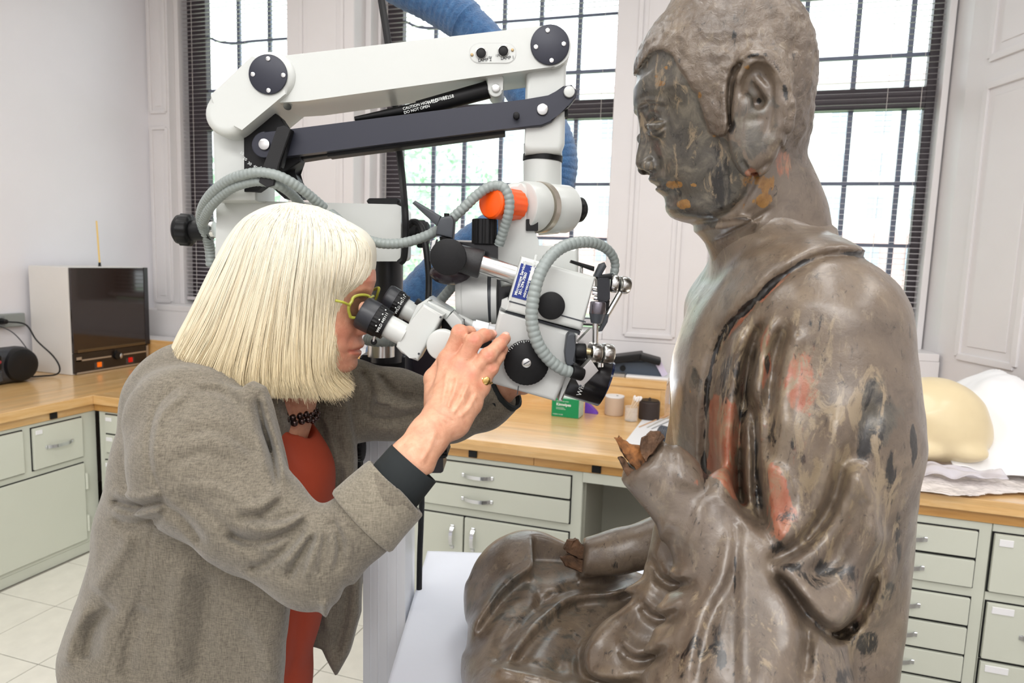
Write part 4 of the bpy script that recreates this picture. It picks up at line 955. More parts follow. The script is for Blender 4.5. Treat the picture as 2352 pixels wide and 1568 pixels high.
relief(BF, [
    (GROOVE, -.010, 8), (INNER, .003, 6),
    ([(1767, 732), (1740, 770), (1724, 830), (1712, 900), (1703, 960), (1700, 1050), (1702, 1130), (1722, 1190)], -.019, 10),
    ([(1705, 745), (1683, 830), (1668, 930), (1660, 1030), (1662, 1150)], .014, 24), ([(1775, 730), (1752, 790), (1742, 860), (1733, 930)], .014, 14),
    ([(1808, 745), (1787, 795), (1775, 850), (1768, 930), (1764, 1000), (1763, 1060)], -.016, 9), ([(1835, 760), (1812, 830), (1800, 920), (1800, 1000)], .010, 18),
    ([(1726, 905), (1735, 1000), (1738, 1080), (1742, 1150), (1752, 1210)], -.024, 11), ([(1748, 960), (1752, 1060), (1757, 1150)], .006, 8),
    ([(1940, 1040), (1930, 1110), (1905, 1175), (1870, 1225), (1830, 1262), (1790, 1285), (1765, 1297)], -.020, 15), ([(2000, 930), (1975, 1010), (1960, 1070)], -.008, 22), ([(1930, 930), (1905, 1040), (1880, 1130), (1835, 1215), (1790, 1255)], .012, 26),
    (off([(1775, 1306), (1806, 1334), (1857, 1396), (1897, 1438), (1926, 1446), (1965, 1412), (1990, 1358), (2012, 1292)], 4, 10), -.016, 13),
    ([(1772, 1298), (1806, 1322), (1857, 1384), (1897, 1425), (1926, 1432), (1955, 1400), (1972, 1365)], .012, 11),
    ([(1985, 1130), (1950, 1220), (1900, 1300), (1850, 1320)], -.012, 26),
    ([(1690, 1188), (1689, 1290), (1687, 1398), (1685, 1580)], -.008, 6), ([(1712, 1200), (1710, 1320), (1710, 1450), (1712, 1580)], .004, 16),
    ([(1680, 1215), (1672, 1261), (1658, 1326), (1618, 1398), (1600, 1453), (1585, 1525), (1575, 1580)], .009, 10), ([(1690, 1290), (1676, 1340), (1640, 1405), (1620, 1460), (1606, 1530), (1600, 1580)], -.008, 12),
    ([(1772, 1300), (1828, 1380), (1848, 1435), (1852, 1489), (1841, 1590)], -.016, 12), ([(1790, 1345), (1818, 1420), (1820, 1500)], .006, 22),
    ([(1638, 1128), (1614, 1150), (1601, 1182), (1596, 1225), (1584, 1268)], .007, 7), ([(1626, 1122), (1602, 1146), (1588, 1180), (1582, 1222)], -.004, 6),
    ([(1640, 1132), (1668, 1160), (1695, 1186), (1765, 1262)], .006, 7),
    (RA, .012, 14), (off(RA, 18, 16), -.010, 15), (RB, .012, 13), (off(RB, -14, -16), -.008, 14), (off(RB, 18, 18), -.006, 16), (RC, .008, 12), (off(RC, -16, -12), -.007, 14),
    ([(1232, 1315), (1236, 1360), (1240, 1410)], -.006, 9), ([(1258, 1300), (1275, 1340), (1285, 1380)], .004, 14), ([(1130, 1533), (1200, 1545), (1310, 1572)], .012, 10), ([(1130, 1515), (1200, 1525), (1320, 1552)], -.006, 12),
    ([(1503, 1258), (1512, 1298), (1540, 1322), (1585, 1318)], .009, 9), ([(1500, 1282), (1516, 1322), (1548, 1343), (1590, 1336)], -.016, 10),
    ([(1478, 1362), (1488, 1390), (1520, 1402), (1560, 1384)], .009, 9), ([(1476, 1385), (1492, 1412), (1524, 1422), (1562, 1402)], -.016, 10),
    ([(1432, 1462), (1442, 1490), (1480, 1497), (1530, 1468)], .010, 10), ([(1428, 1484), (1446, 1512), (1484, 1516), (1532, 1488)], -.016, 10),
    ([(1344, 1498), (1350, 1540), (1400, 1554), (1470, 1550)], .010, 10), ([(1334, 1500), (1338, 1552), (1396, 1574), (1470, 1570)], -.014, 11),
    ([(1545, 1190), (1520, 1225), (1508, 1260)], .006, 9), ([(1510, 1325), (1495, 1345), (1482, 1370)], .005, 9), ([(1500, 1330), (1560, 1350)], -.006, 10),
    ([(1330, 1480), (1290, 1520), (1270, 1560)], -.005, 18), ([(1075, 1330), (1064, 1380), (1066, 1440)], .006, 14), ([(1082, 1425), (1072, 1500)], -.006, 16),
    ([(1945, 1470), (1975, 1430), (2015, 1360), (2040, 1290)], .004, 16)],
    [(BAND, .0075, 5), (LEAF, .010, 8), (POUCH, .020, 16)], .03, 1.22)
idx, P = BF.band(.012)
BF.D[idx] -= (.0022*(vnoise(P, 24, 11)-.5)+.0012*(vnoise(P, 60, 12)-.5)).astype(np.float32)
# flat base and broken wrists
def plane_cut(p, n, lo, hi):
    p = np.array(p); n = np.array(n)/np.linalg.norm(n)
    BF.op(lambda X, Y, Z: -((X-p[0])*n[0]+(Y-p[1])*n[1]+(Z-p[2])*n[2])+.004*np.sin(X*400)*np.sin(Y*330+1)+.003*np.sin(Z*700), lo, hi, .002, cut=True, m=0)
a_, b_ = L(1500, 1080, .70), L(1462, 1040, .70); d_ = b_-a_
plane_cut(L(1474, 1052, .70), d_, L(1474, 1052, .70)-Vector((.07, .06, .06)), L(1474, 1052, .70)+Vector((.05, .06, .07)))
plane_cut(L(1336, 1281, 1.06), (-1, 0, .05), (.05, .99, .915), (.13, 1.13, 1.01))
BF.op(lambda X, Y, Z: Z-.767+0*X+0*Y, (-.2, .4, .7), (.7, 1.35, .767), 0, cut=True, m=.004)
me, P = BF.mesh('robed_body', sbase, M_STAT, 1)
ROBE = [(1640, 760), (1800, 690), (1950, 720), (2060, 900), (2090, 1100), (2050, 1420), (1990, 1568), (1850, 1568), (1900, 1300), (1800, 1240), (1640, 1120), (1610, 950)]
pt = paint(P, False, [(1, ROBE, .34, 40), (3, ROBE, .52, 40), (0, [(1640, 770), (1760, 720), (1900, 800), (1900, 1000), (1840, 1250), (1760, 1250), (1620, 1120), (1615, 950)], .36, 25), (1, [(1500, 1568), (1560, 1400), (1700, 1380), (1690, 1568)], .34, 20), (3, [(1500, 1568), (1600, 1300), (1840, 1400), (1850, 1568)], .42, 30), (0, [(1940, 1150), (2060, 1150), (2050, 1400), (1980, 1560), (1900, 1560), (1960, 1400)], .3, 25),
    (0, [(1640, 900), (1682, 930), (1697, 955), (1698, 1090), (1694, 1150), (1652, 1105), (1622, 1075), (1620, 1000), (1628, 930)], .86, 10), (0, LEAF, .86, 10),
    (0, [(1775, 880), (1800, 830), (1850, 800), (1895, 850), (1905, 900), (1880, 950), (1850, 970), (1800, 950)], .62, 25), (0, [(1742, 775), (1766, 745), (1772, 850), (1758, 905), (1742, 900)], .75, 10), (0, blob(1885, 870, 25, 28), .6, 12), (0, blob(1860, 950, 25, 16), .6, 10),
    (10, [(1829, 620), (1775, 656), (1733, 700), (1690, 748), (1655, 800)], .6, 7), (0, blob(1950, 1220, 30, 70), .38, 22), (0, blob(2000, 1400, 50, 60), .35, 25), (0, blob(1590, 1050, 14, 24), .3, 10), (0, blob(1600, 1110, 12, 14), .5, 8), (0, blob(1560, 1365, 26, 22), .35, 10),
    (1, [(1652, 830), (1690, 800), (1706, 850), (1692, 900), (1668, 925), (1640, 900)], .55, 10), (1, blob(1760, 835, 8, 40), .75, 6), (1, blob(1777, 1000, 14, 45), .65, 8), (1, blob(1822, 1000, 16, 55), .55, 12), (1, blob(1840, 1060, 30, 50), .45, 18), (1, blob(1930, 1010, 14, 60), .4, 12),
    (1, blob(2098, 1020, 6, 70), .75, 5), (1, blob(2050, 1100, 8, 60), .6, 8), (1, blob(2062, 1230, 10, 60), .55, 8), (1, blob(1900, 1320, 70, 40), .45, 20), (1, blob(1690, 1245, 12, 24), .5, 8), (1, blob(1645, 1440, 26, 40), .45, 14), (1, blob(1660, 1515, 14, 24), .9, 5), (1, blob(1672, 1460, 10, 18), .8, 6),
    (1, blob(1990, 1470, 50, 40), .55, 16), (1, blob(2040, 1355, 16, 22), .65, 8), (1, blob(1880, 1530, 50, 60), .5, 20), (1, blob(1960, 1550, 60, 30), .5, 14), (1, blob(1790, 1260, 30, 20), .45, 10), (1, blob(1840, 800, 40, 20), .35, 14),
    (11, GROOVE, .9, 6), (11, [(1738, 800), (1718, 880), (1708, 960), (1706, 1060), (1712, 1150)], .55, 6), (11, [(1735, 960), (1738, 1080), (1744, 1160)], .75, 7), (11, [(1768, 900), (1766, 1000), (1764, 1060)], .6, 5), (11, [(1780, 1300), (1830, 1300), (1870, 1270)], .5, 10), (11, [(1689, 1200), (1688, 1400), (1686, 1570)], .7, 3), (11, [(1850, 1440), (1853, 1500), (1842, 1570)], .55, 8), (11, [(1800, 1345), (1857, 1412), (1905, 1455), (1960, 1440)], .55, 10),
    (1, blob(1420, 1330, 70, 20), .4, 16), (1, blob(1450, 1300, 60, 14), .35, 10),
    (2, blob(1590, 960, 18, 80), .25, 16), (2, blob(1590, 900, 12, 40), .3, 10), (5, blob(1595, 880, 22, 60), .55, 16), (5, blob(2010, 940, 80, 90), .45, 30), (5, blob(1640, 560, 40, 20), .4, 14), (5, blob(1250, 1400, 180, 160), .35, 60),
    (3, blob(1850, 880, 80, 110), .42, 40), (3, blob(1820, 680, 50, 20), .35, 20), (3, blob(1880, 1180, 40, 90), .45, 25), (3, blob(1960, 1250, 30, 80), .5, 18), (3, blob(1670, 1480, 20, 60), .5, 12), (3, blob(1730, 1420, 30, 80), .35, 20), (3, blob(2060, 1130, 30, 100), .3, 25), (3, blob(1830, 1130, 30, 60), .4, 18)])
vcol(me, 'tint', pt[:, :3]); vcol(me, 'patina', pt[:, 3:6])
body = link('robed_body', me, ST_.o)
# broken wooden cores at the wrists
def shard(pts, v, th, mt, nm, tilt=0.0):
    b = MB(); n = len(pts); f = [L(x, y, v) for x, y in pts]; g = [L(x, y, v+th) for x, y in pts]
    c0 = sum(f, Vector())/n; c1 = sum(g, Vector())/n
    mid_ = [(a+b_)/2+((a+b_)/2-(c0+c1)/2)*.12 for a, b_ in zip(f, g)]
    vs = f+mid_+g; fs = [tuple(range(n)), tuple(range(3*n-1, 2*n-1, -1))]
    for r in (0, n):
        for i in range(n): fs.append((r+i, r+n+i, r+n+(i+1) % n, r+(i+1) % n))
    b._add(vs, fs); bmesh.ops.triangulate(b.bm, faces=b.bm.faces); bmesh.ops.subdivide_edges(b.bm, edges=b.bm.edges, cuts=2, use_grid_fill=True)
    for q in b.bm.verts: q.co += Vector((random.gauss(0, .0009), random.gauss(0, .0009), random.gauss(0, .0009)))
    return b.build(nm, mt, ST_)
shard([(1416, 1008), (1424, 1005), (1446, 1022), (1470, 1026), (1484, 1050), (1470, 1090), (1450, 1062), (1436, 1048)], .685, .028, M_COREO, 'wooden_core')
shard([(1470, 1030), (1478, 1008), (1494, 993), (1514, 992), (1522, 1006), (1500, 1040), (1480, 1058)], .680, .04, M_CORE, 'wooden_core')
shard([(1422, 1052), (1430, 1052), (1445, 1072), (1478, 1095), (1470, 1120), (1440, 1090)], .688, .03, M_CORE, 'wooden_core')
shard([(1296, 1258), (1304, 1242), (1322, 1238), (1328, 1242), (1345, 1260), (1350, 1285), (1330, 1282), (1306, 1268)], 1.045, .03, M_CORE, 'wooden_core')
shard([(1290, 1280), (1304, 1274), (1336, 1284), (1350, 1300), (1345, 1318), (1330, 1310), (1300, 1298)], 1.045, .03, M_CORE, 'wooden_core')
# ---------------- table with its white cover
TB0, TB1 = (-.178, .30), (.455, 1.49)
T = Frame('work_table', (.14, .9, 0), local=True, label='work table under a white cloth cover carrying the statue', cat='table')
M_COVER = mat('table_cover', srgb(232, 236, 246), .75, bump=.15, bscale=12, bdist=.01)
MB().box((TB0[0]+.01, TB0[1]+.01, .72), (TB1[0], TB1[1]-.01, .755), .004, 1).build('table_top', mat('table_laminate', srgb(190, 188, 182), .5), T)
for x in (TB0[0]+.06, TB1[0]-.06):
    for y in (TB0[1]+.06, TB1[1]-.06): MB().box((x-.025, y-.025, 0), (x+.025, y+.025, .72), .003, 1).build('leg', M_DGREY, T)
nx, ny = 90, 100; vs = []; fs = []
xs = list(np.linspace(TB0[0], TB1[0], nx)); ys = list(np.linspace(TB0[1], TB1[1], ny))
for j, y in enumerate(ys):
    for i, x in enumerate(xs):
        vs.append(Vector((x, y, .7595+.0022*max(0, mnoise.noise((x*5, y*26, 1)))+.0012*max(0, mnoise.noise((x*10, y*50, 4))))))
for j in range(ny-1):
    for i in range(nx-1): fs.append((j*nx+i, j*nx+i+1, (j+1)*nx+i+1, (j+1)*nx+i))
def hang(ids, out, drop):
    prev = ids
    for k in range(1, 9):
        cur = []
        for q, i0 in enumerate(ids):
            p = vs[i0]; w_ = .006*math.sin(q*.55+k*.2)*k/8
            cur.append(len(vs)); vs.append(Vector((p.x+out[0]*(.003+.0003*k+w_*.3), p.y+out[1]*(.003+.0003*k+w_*.3), p.z-.003-drop*k/8)))
        for q in range(len(ids)-1): fs.append((prev[q], prev[q+1], cur[q+1], cur[q]))
        prev = cur
hang([j*nx for j in range(ny)], (-1, 0), .30); hang([(ny-1)*nx+i for i in range(nx)], (0, 1), .30); hang([j*nx+nx-1 for j in range(ny)], (1, 0), .3); hang(list(range(nx)), (0, -1), .3)
me = bpy.data.meshes.new('table_cover'); me.from_pydata([v-T.base for v in vs], [], fs); me.shade_smooth(); me.materials.append(M_COVER)
cv = link('table_cover', me, T.o); md = cv.modifiers.new('thickness', 'SOLIDIFY'); md.thickness = .0015; md.offset = 1
# ================================================================== the microscope on its counterbalanced stand
M_MW = mat('microscope_white', srgb(202, 205, 202), .34, var=.01, vscale=6, coat=.1)
M_MW2 = mat('microscope_grey_white', srgb(190, 192, 190), .36)
M_NAVY = mat('navy_anodised', srgb(40, 42, 54), .42, .2)
M_RUB = mat('black_rubber', srgb(15, 15, 17), .5, spec=.28, bump=.1, bscale=500)
M_EYE = mat('eyecup_rubber', srgb(36, 38, 44), .38)
M_STEEL = mat('bright_steel', srgb(206, 206, 204), .22, 1.0)
M_HOSE = mat('grey_hose', srgb(142, 150, 148), .38)
M_ORNG = mat('orange_knob', srgb(255, 92, 12), .35)
M_BLUEL = mat('blue_label', srgb(30, 52, 132), .4)
MS = Frame('stand_microscope', (-.24, 1.26, 0), local=True, label='white and black binocular microscope on a counterbalanced floor stand', cat='microscope')
VX = Vector((0, 1, 0))
def disc_px(x, y, v, rpx, th, name, mt, parent=None, seg=36, bev=.0015, b=None):
    c = L(x, y, v); r = rpx*v/FPX*1.02
    bb = b or MB(); bb.cyl(c-VX*th, c, r, seg=seg, bev=bev)
    return bb if b else bb.build(name, mt, MS, parent=parent)
def plate(pts, v, depth, name, mt, bev=.003, parent=None, seg=2, smooth=35):
    return MB().prism([L(x, y, v) for x, y in pts], (0, depth, 0), bev, seg).build(name, mt, MS, parent=parent, smooth=smooth)
def rod_px(a, b, rpx, name, mt, rpx1=None, parent=None, bev=0, seg=24, fr=None):
    p, q = L(*a), L(*b); r = rpx*a[2]/FPX; r1 = (rpx1 if rpx1 else rpx)*b[2]/FPX
    return MB().cyl(p, q, r, r1, seg, bev).build(name, mt, fr or MS, parent=parent)
def arc(cx, cy, r, a0, a1, n=10): return [(cx+r*math.cos(math.radians(a0+(a1-a0)*i/n)), cy+r*math.sin(math.radians(a0+(a1-a0)*i/n))) for i in range(n+1)]
def capsule2(p, r, q, s_, n=14):
    a = math.degrees(math.atan2(q[1]-p[1], q[0]-p[0])); return arc(p[0], p[1], r, a+90, a+270, n)+arc(q[0], q[1], s_, a-90, a+90, n)
def rrect(x0, y0, x1, y1, r, n=5):
    return arc(x0+r, y0+r, r, 180, 270, n)+arc(x1-r, y0+r, r, 270, 360, n)+arc(x1-r, y1-r, r, 0, 90, n)+arc(x0+r, y1-r, r, 90, 180, n)
def hose(pts, rpx, name, pitch=.0052, amp=.16, mt=None, fr=None, parent=None):
    q = catmull([L(*p[:3]) for p in pts], 24); 
    rr = [p[3] if len(p) > 3 else rpx for p in pts]
    # even resampling
    ds = [0]
    for i in range(1, len(q)): ds.append(ds[-1]+(q[i]-q[i-1]).length)
    N = max(8, int(ds[-1]/(pitch/6))); out = []; j = 0; rs = []
    for i in range(N+1):
        s_ = ds[-1]*i/N
        while j < len(ds)-2 and ds[j+1] < s_: j += 1
        f = (s_-ds[j])/(ds[j+1]-ds[j]+1e-12); out.append(q[j].lerp(q[j+1], f))
        t_ = (j+f)/24; k = min(int(t_), len(rr)-2); rp = rr[k]+(rr[k+1]-rr[k])*(t_-k)
        v = out[-1].y; rs.append(rp*v/FPX*(1-amp/2+amp*abs(math.sin(math.pi*s_/pitch))**.6))
    return MB().tube(out, rs, 14).build(name, mt or M_HOSE, fr or MS, parent=parent, smooth=80)
def screws(parent, pts, v, rpx=5):
    for x, y in pts: disc_px(x, y, v, rpx, .0012, 'screw', M_STEEL, parent, 12, .0004)
M_COLM = mat('column_white', srgb(232, 234, 238), .35)
# stand: column, housing, posts
plate(rrect(834, 975, 931, 2300, 10), 1.22, .12, 'column', M_COLM, .012)
for x in (850, 868, 890, 912): plate([(x-2, 985), (x+2, 985), (x+2, 2280), (x-2, 2280)], 1.2185, .004, 'column_rib', M_COLM, .0015)
MB().box((-.62, 1.02, 0), (-.19, 1.50, .07), .02, 3).build('base', M_MW2, MS)
MB().box((-.30, 1.22, .05), (-.17, 1.36, .25), .01).build('column_foot', M_MW2, MS)
plate(rrect(826, 815, 930, 995, 6), 1.20, .15, 'drive_box', mat('drive_box_black', srgb(30, 30, 38), .4), .006)
plate(rrect(925, 700, 1010, 995, 4), 1.30, .06, 'dark_panel', mat('panel_violet_black', srgb(34, 26, 36), .4), .004)
rod_px((888, 595, 1.20), (888, 830, 1.20), 37, 'inner_column', mat('column_black', srgb(26, 26, 32), .35), seg=32)
rod_px((876, 778, 1.12), (876, 818, 1.12), 31, 'steel_collar', M_STEEL, seg=32)
hose([(842, 779, 1.10), (870, 783, 1.085), (905, 782, 1.10)], 13, 'light_hose', .006)
plate([(497, 500)]+arc(520, 484, 24, 180, 270)+[(905, 469)]+arc(908, 482, 13, 270, 360)+[(920, 586)]+arc(908, 588, 12, 0, 90)+[(505, 600)]+arc(508, 588, 14, 90, 180), 1.10, .11, 'lower_arm_housing', M_MW, .010, seg=3)
plate(rrect(842, 455, 918, 468, 6), 1.12, .08, 'rubber_pad', M_RUB, .004)
plate([(484, 285), (560, 272), (590, 290), (588, 462), (490, 462)], 1.06, .09, 'left_post', M_MW, .008)
plate(capsule2((520, 258), 54, (617, 172), 58), 1.02, .12, 'elbow_cover', M_MW, .012, seg=4)
bm_pts = [(650, 128), (1250, 59)]+arc(1263, 106, 49, -98, 84, 16)+[(1280, 151), (700, 232), (640, 236), (620, 200), (620, 150)]
plate(bm_pts, 1.03, .10, 'upper_beam', M_MW, .009, seg=3)
d = disc_px(617, 172, 1.02, 42, .004, 'pivot_disc', M_NAVY); screws(d, ((616, 135), (581, 171), (651, 173), (617, 208)), 1.016)
d = disc_px(1263, 104, 1.03, 42, .004, 'pivot_disc', M_NAVY); screws(d, ((1258, 70), (1231, 108), (1295, 101), (1267, 139)), 1.026)
rod_px((664, 233, 1.05), (660, 245, 1.04), 9, 'set_screw', M_STEEL, seg=12)
# sockets on the beam
s_ = plate(rrect(1078, 98, 1186, 146, 22), 1.0295, .002, 'socket_plate', M_MW2, .0006)
s_.rotation_euler = (0, 0, 0)
plate(rrect(1080, 100, 1184, 144, 21), 1.029, .001, 'socket_face', M_MW, 0, parent=s_)
for x, y in ((1105, 122), (1156, 117)):
    disc_px(x, y, 1.0288, 12.5, .003, 'socket_ring', M_STEEL, s_); disc_px(x, y, 1.0256, 10.5, .001, 'socket_insert', M_RUB, s_)
for x, y in ((1084, 126), (1177, 115)): disc_px(x, y, 1.0288, 3.4, .001, 'screw', mat('brass_screw', srgb(150, 130, 96), .4, .8), s_, 10, .0003)
for tx, x, y in (('LAMP 2', 1098, 142), ('LAMP 1', 1150, 137)): text_mesh(tx, .0062, L(x, y, 1.0283), (1, 0, .11), (-.11, 0, 1), 'lamp_lettering', M_INKD, MS, parent=s_)
for tx, x, y in (('12V', 1120, 134), ('12V', 1138, 130)): text_mesh(tx, .004, L(x, y, 1.0283), (1, 0, .11), (-.11, 0, 1), 'lamp_lettering', M_INKD, MS, parent=s_)
# lower black link, protractor, gas spring
plate(arc(608, 332, 31, 268, 90, 12)+[(640, 361), (1168, 295), (1244, 289), (1267, 279), (1283, 260), (1306, 245), (1323, 224), (1326, 209), (1313, 194), (1294, 197), (1260, 222), (1206, 228), (640, 303)], 1.035, .018, 'lower_link', M_NAVY, .002)
plate([(748, 344), (1160, 294), (1160, 307), (752, 360)], 1.05, .03, 'link_channel', M_RUB, .002)
plate([(655, 352), (760, 340), (760, 356), (655, 372)], 1.06, .03, 'link_underside', M_RUB, .002)
p_ = plate([(559, 296), (574, 288), (600, 258), (628, 256), (646, 272), (660, 300), (690, 330), (690, 372), (640, 402), (600, 432), (590, 440), (560, 440)], 1.052, .02, 'protractor_plate', M_RUB, .002)
for i, a in enumerate(range(96, 176, 16)):
    x, y = 606+54*math.cos(math.radians(a)), 330+54*math.sin(math.radians(a))
    text_mesh(str((5-i)*10), .0062, L(x-5, y+3, 1.0515), (1, 0, -.6), (.6, 0, 1), 'scale_figure', M_INKW, MS, parent=p_)
disc_px(579, 286, 1.052, 4, .001, 'screw', M_STEEL, p_, 10, .0003)
disc_px(608, 332, 1.035, 12.5, .004, 'pivot_bolt', M_STEEL); disc_px(1246, 252, 1.035, 12.5, .004, 'pivot_bolt', M_STEEL)
disc_px(1307, 212, 1.035, 12, .006, 'white_pin', M_MW); disc_px(1186, 268, 1.035, 7, .012, 'stop_knob', M_RUB)
plate([(1293, 240), (1305, 240), (1305, 268), (1293, 268)], 1.05, .02, 'stop_block', M_RUB, .001)
plate(capsule2((1138, 178), 18, (1138, 206), 17), 1.045, .05, 'spring_lug', M_MW, .003); disc_px(1139, 203, 1.045, 9, .004, 'pivot_bolt', M_STEEL)
g_ = rod_px((960, 250, 1.06), (1122, 206, 1.06), 17, 'gas_spring', M_RUB, 19, seg=24)
rod_px((815, 273, 1.06), (962, 247, 1.06), 5, 'spring_rod', M_RUB, 12, seg=14)
ax_ = (L(1122, 206, 1.06)-L(960, 250, 1.06)).normalized()
text_mesh('CAUTION HIGH PRESSURE\nDO NOT OPEN', .0058, L(926, 253, 1.045), ax_, (-ax_.z, 0, ax_.x), 'spring_lettering', M_INKW, MS, parent=g_)
text_mesh('WILD  165258', .0068, L(982, 240, 1.044), ax_, (-ax_.z, 0, ax_.x), 'spring_lettering', M_INKW, MS, parent=g_)
plate([(640, 400), (690, 362), (685, 378), (672, 395), (692, 430), (692, 456), (652, 456), (624, 430)], 1.07, .03, 'tilt_bracket', M_RUB, .003)
plate([(636, 292), (652, 288), (668, 296), (640, 372), (628, 425), (612, 430), (594, 418), (600, 394)], 1.012, .006, 'strap', mat('strap_webbing', srgb(30, 30, 32), .8), .001)
plate([(660, 300), (670, 298), (646, 385), (634, 392)], 1.022, .012, 'strap_edge', M_RUB, .001)
# side knobs of the housing
rod_px((494, 527, 1.15), (478, 528, 1.15), 19, 'steel_collar', M_STEEL); rod_px((484, 528, 1.15), (436, 529, 1.15), 23, 'knob_shaft', M_RUB)
def knob(a, b, rpx, name, lobes=14, mt=None):
    p, q = L(*a), L(*b); r = rpx*a[2]/FPX; l = (q-p).length
    return MB().lathe(p, q-p, [(0, r*.82), (l*.06, r*.94), (l*.15, r), (l*.62, r), (l*.66, r*.94), (l*.85, r*.9), (l, r*.7)], 84, rmod=lambda t_, th: 1+(.03*math.cos(lobes*th) if t_ < l*.64 else 0)).build(name, mt or M_RUB, MS)
knob((442, 529, 1.15), (404, 526, 1.15), 36, 'clamp_knob')
rod_px((918, 535, 1.14), (965, 537, 1.14), 23, 'knob_shaft', M_RUB); knob((958, 537, 1.14), (986, 538, 1.14), 31, 'clamp_knob')
# hanging shaft, coupling and bracket on the right
plate([(1209, 140), (1302, 140), (1298, 330), (1290, 352), (1206, 352), (1206, 330)], 1.045, .075, 'drop_post', M_MW, .010, seg=3)
rod_px((1247, 330, 1.082), (1247, 359, 1.082), 43, 'post_sleeve', M_MW, seg=36)
rod_px((1247, 357, 1.082), (1246, 371, 1.082), 44.5, 'black_ring', M_RUB, seg=36)
rod_px((1246, 370, 1.082), (1246, 470, 1.082), 43, 'lower_sleeve', M_MW, seg=36)
rod_px((1228, 476, 1.05), (1304, 481, 1.09), 56, 'coupling', M_MW, 53, bev=.006, seg=40); rod_px((1196, 473, 1.025), (1234, 476, 1.047), 56, 'coupling', M_MW, bev=.004, seg=40)
rod_px((1233, 476, 1.046), (1243, 477, 1.054), 57.5, 'steel_ring', mat('warm_steel', srgb(200, 192, 180), .25, .9), seg=40)
knob((1303, 480, 1.085), (1338, 482, 1.10), 31, 'coupling_knob', 11)
plate([(1232, 520), (1300, 500), (1286, 534), (1240, 538)], 1.06, .05, 'coupling_shoe', M_MW, .004)
plate(arc(1184, 458, 40, 180, 290, 10)+[(1212, 424), (1224, 440), (1227, 530)]+arc(1238, 551, 12, 180, 90, 5)+[(1330, 566), (1330, 640), (1150, 660), (1144, 600)], 1.015, .05, 'bracket', M_MW, .007, seg=3)
plate(rrect(1208, 503, 1236, 530, 2), 1.010, .03, 'black_stop', M_RUB, .001)
p, q = L(1124, 464, .975), L(1186, 471, 1.02); l = (q-p).length
MB().lathe(p, q-p, [(0, .018), (.001, .021), (.004, .0232), (l*.55, .0232), (l*.58, .0225), (l, .0225)], 72, rmod=lambda t_, th: 1+(.02*math.cos(16*th) if t_ > l*.57 else 0)).build('brake_knob', M_ORNG, MS)
p, q = L(1113, 503, 1.0), L(1112, 560, 1.0)
MB().lathe(p, q-p, [(0, .0165), (.001, .0178), ((q-p).length, .0178)], 96, rmod=lambda t_, th: 1+.035*math.cos(16*th)).build('ribbed_knob', M_RUB, MS)
plate([(1042, 553), (1184, 557), (1200, 700), (1196, 765), (1140, 772), (1138, 690), (1060, 610)], 1.03, .012, 'slide_plate', mat('gloss_black', srgb(20, 20, 26), .12), .001)
plate([(1044, 551), (1186, 555), (1186, 560), (1044, 556)], 1.029, .014, 'slide_edge', M_ALU, .0005)
c0, c1 = L(1050, 690, 1.0), L(1122, 688, 1.0)
MB().lathe(c0, c1-c0, [(0, .034), (.004, .037), (.008, .0375), (.009, .0368), (.010, .0378), ((c1-c0).length, .0385)], 48).build('ring_drum', M_MW2, MS)
rod_px((1121, 688, 1.0), (1130, 688, 1.0), 52, 'drum_groove', M_DGREY, seg=40); rod_px((1129, 688, 1.0), (1141, 688, 1.0), 56, 'drum_rim', M_MW2, seg=40)
# clamp with black disc and steel rod
disc_px(1030, 590, .93, 41, .004, 'clamp_disc', M_RUB, seg=48)
rod_px((1030, 590, .935), (1030, 590, .985), 40, 'clamp_body', M_RUB)
rod_px((1048, 591, .955), (1106, 607, .955), 31, 'clamp_neck', mat('crackle_black', srgb(32, 32, 34), .4, bump=.5, bscale=900, bdist=.001), 33, seg=28, bev=.002)
rod_px((1098, 604, .955), (1225, 645, .955), 22, 'steel_rod', M_STEEL, seg=32)
MB().sphere(L(1034, 628, .985), .030, (1, 1, .55)).build('ball_joint', mat('dark_ball', srgb(44, 34, 42), .25), MS)
plate([(1005, 510), (1012, 498), (1036, 494), (1043, 506), (1040, 548), (1000, 538)], .945, .03, 'lever_hub', M_DGREY, .004)
rod_px((1022, 542, .96), (1025, 560, .96), 13, 'lever_stem', M_RUB); rod_px((1026, 490, .96), (1026, 498, .96), 6, 'lever_screw', M_RUB, seg=12)
plate([(946, 466), (953, 460), (1013, 496), (1004, 520)], .95, .014, 'lever', M_DGREY, .003)
plate([(992, 552), (1003, 549), (998, 570), (989, 574)], .945, .02, 'clamp_nut', M_STEEL, .001); plate([(986, 576), (994, 575), (994, 602), (987, 600)], .945, .02, 'clamp_screw', M_DGREY, .001)
# optical body
bu = plate([(1197, 588), (1369, 636), (1337, 760), (1160, 713)], .895, .105, 'upper_body', M_MW, .006, seg=3)
plate([(1170, 690), (1346, 738), (1345, 741), (1169, 693)], .8945, .002, 'seam', M_DGREY, 0, parent=bu)
dv_ = (L(1369, 636, .894)-L(1197, 588, .894)).normalized(); uv_ = Vector((-dv_.z, 0, dv_.x))
lbq = plate([(1197, 604), (1232, 614), (1208, 690), (1175, 681)], .8943, .001, 'service_label', M_BLUEL, 0, parent=bu)
ty = (L(1197, 604, .89)-L(1175, 681, .89)).normalized(); tx_ = Vector((ty.z, 0, -ty.x))
for i, tx in enumerate(('Microscope Services*', '301-294-7860', 'microscopeworkshop.com', 'SERVICE DUE DATE')):
    text_mesh(tx, .0054, L(1187+9.3*i, 678+2.6*i-(3 if i == 1 else 0), .8937), ty, -tx_, 'label_lettering', M_INKW, MS, parent=bu, bold=.00012)
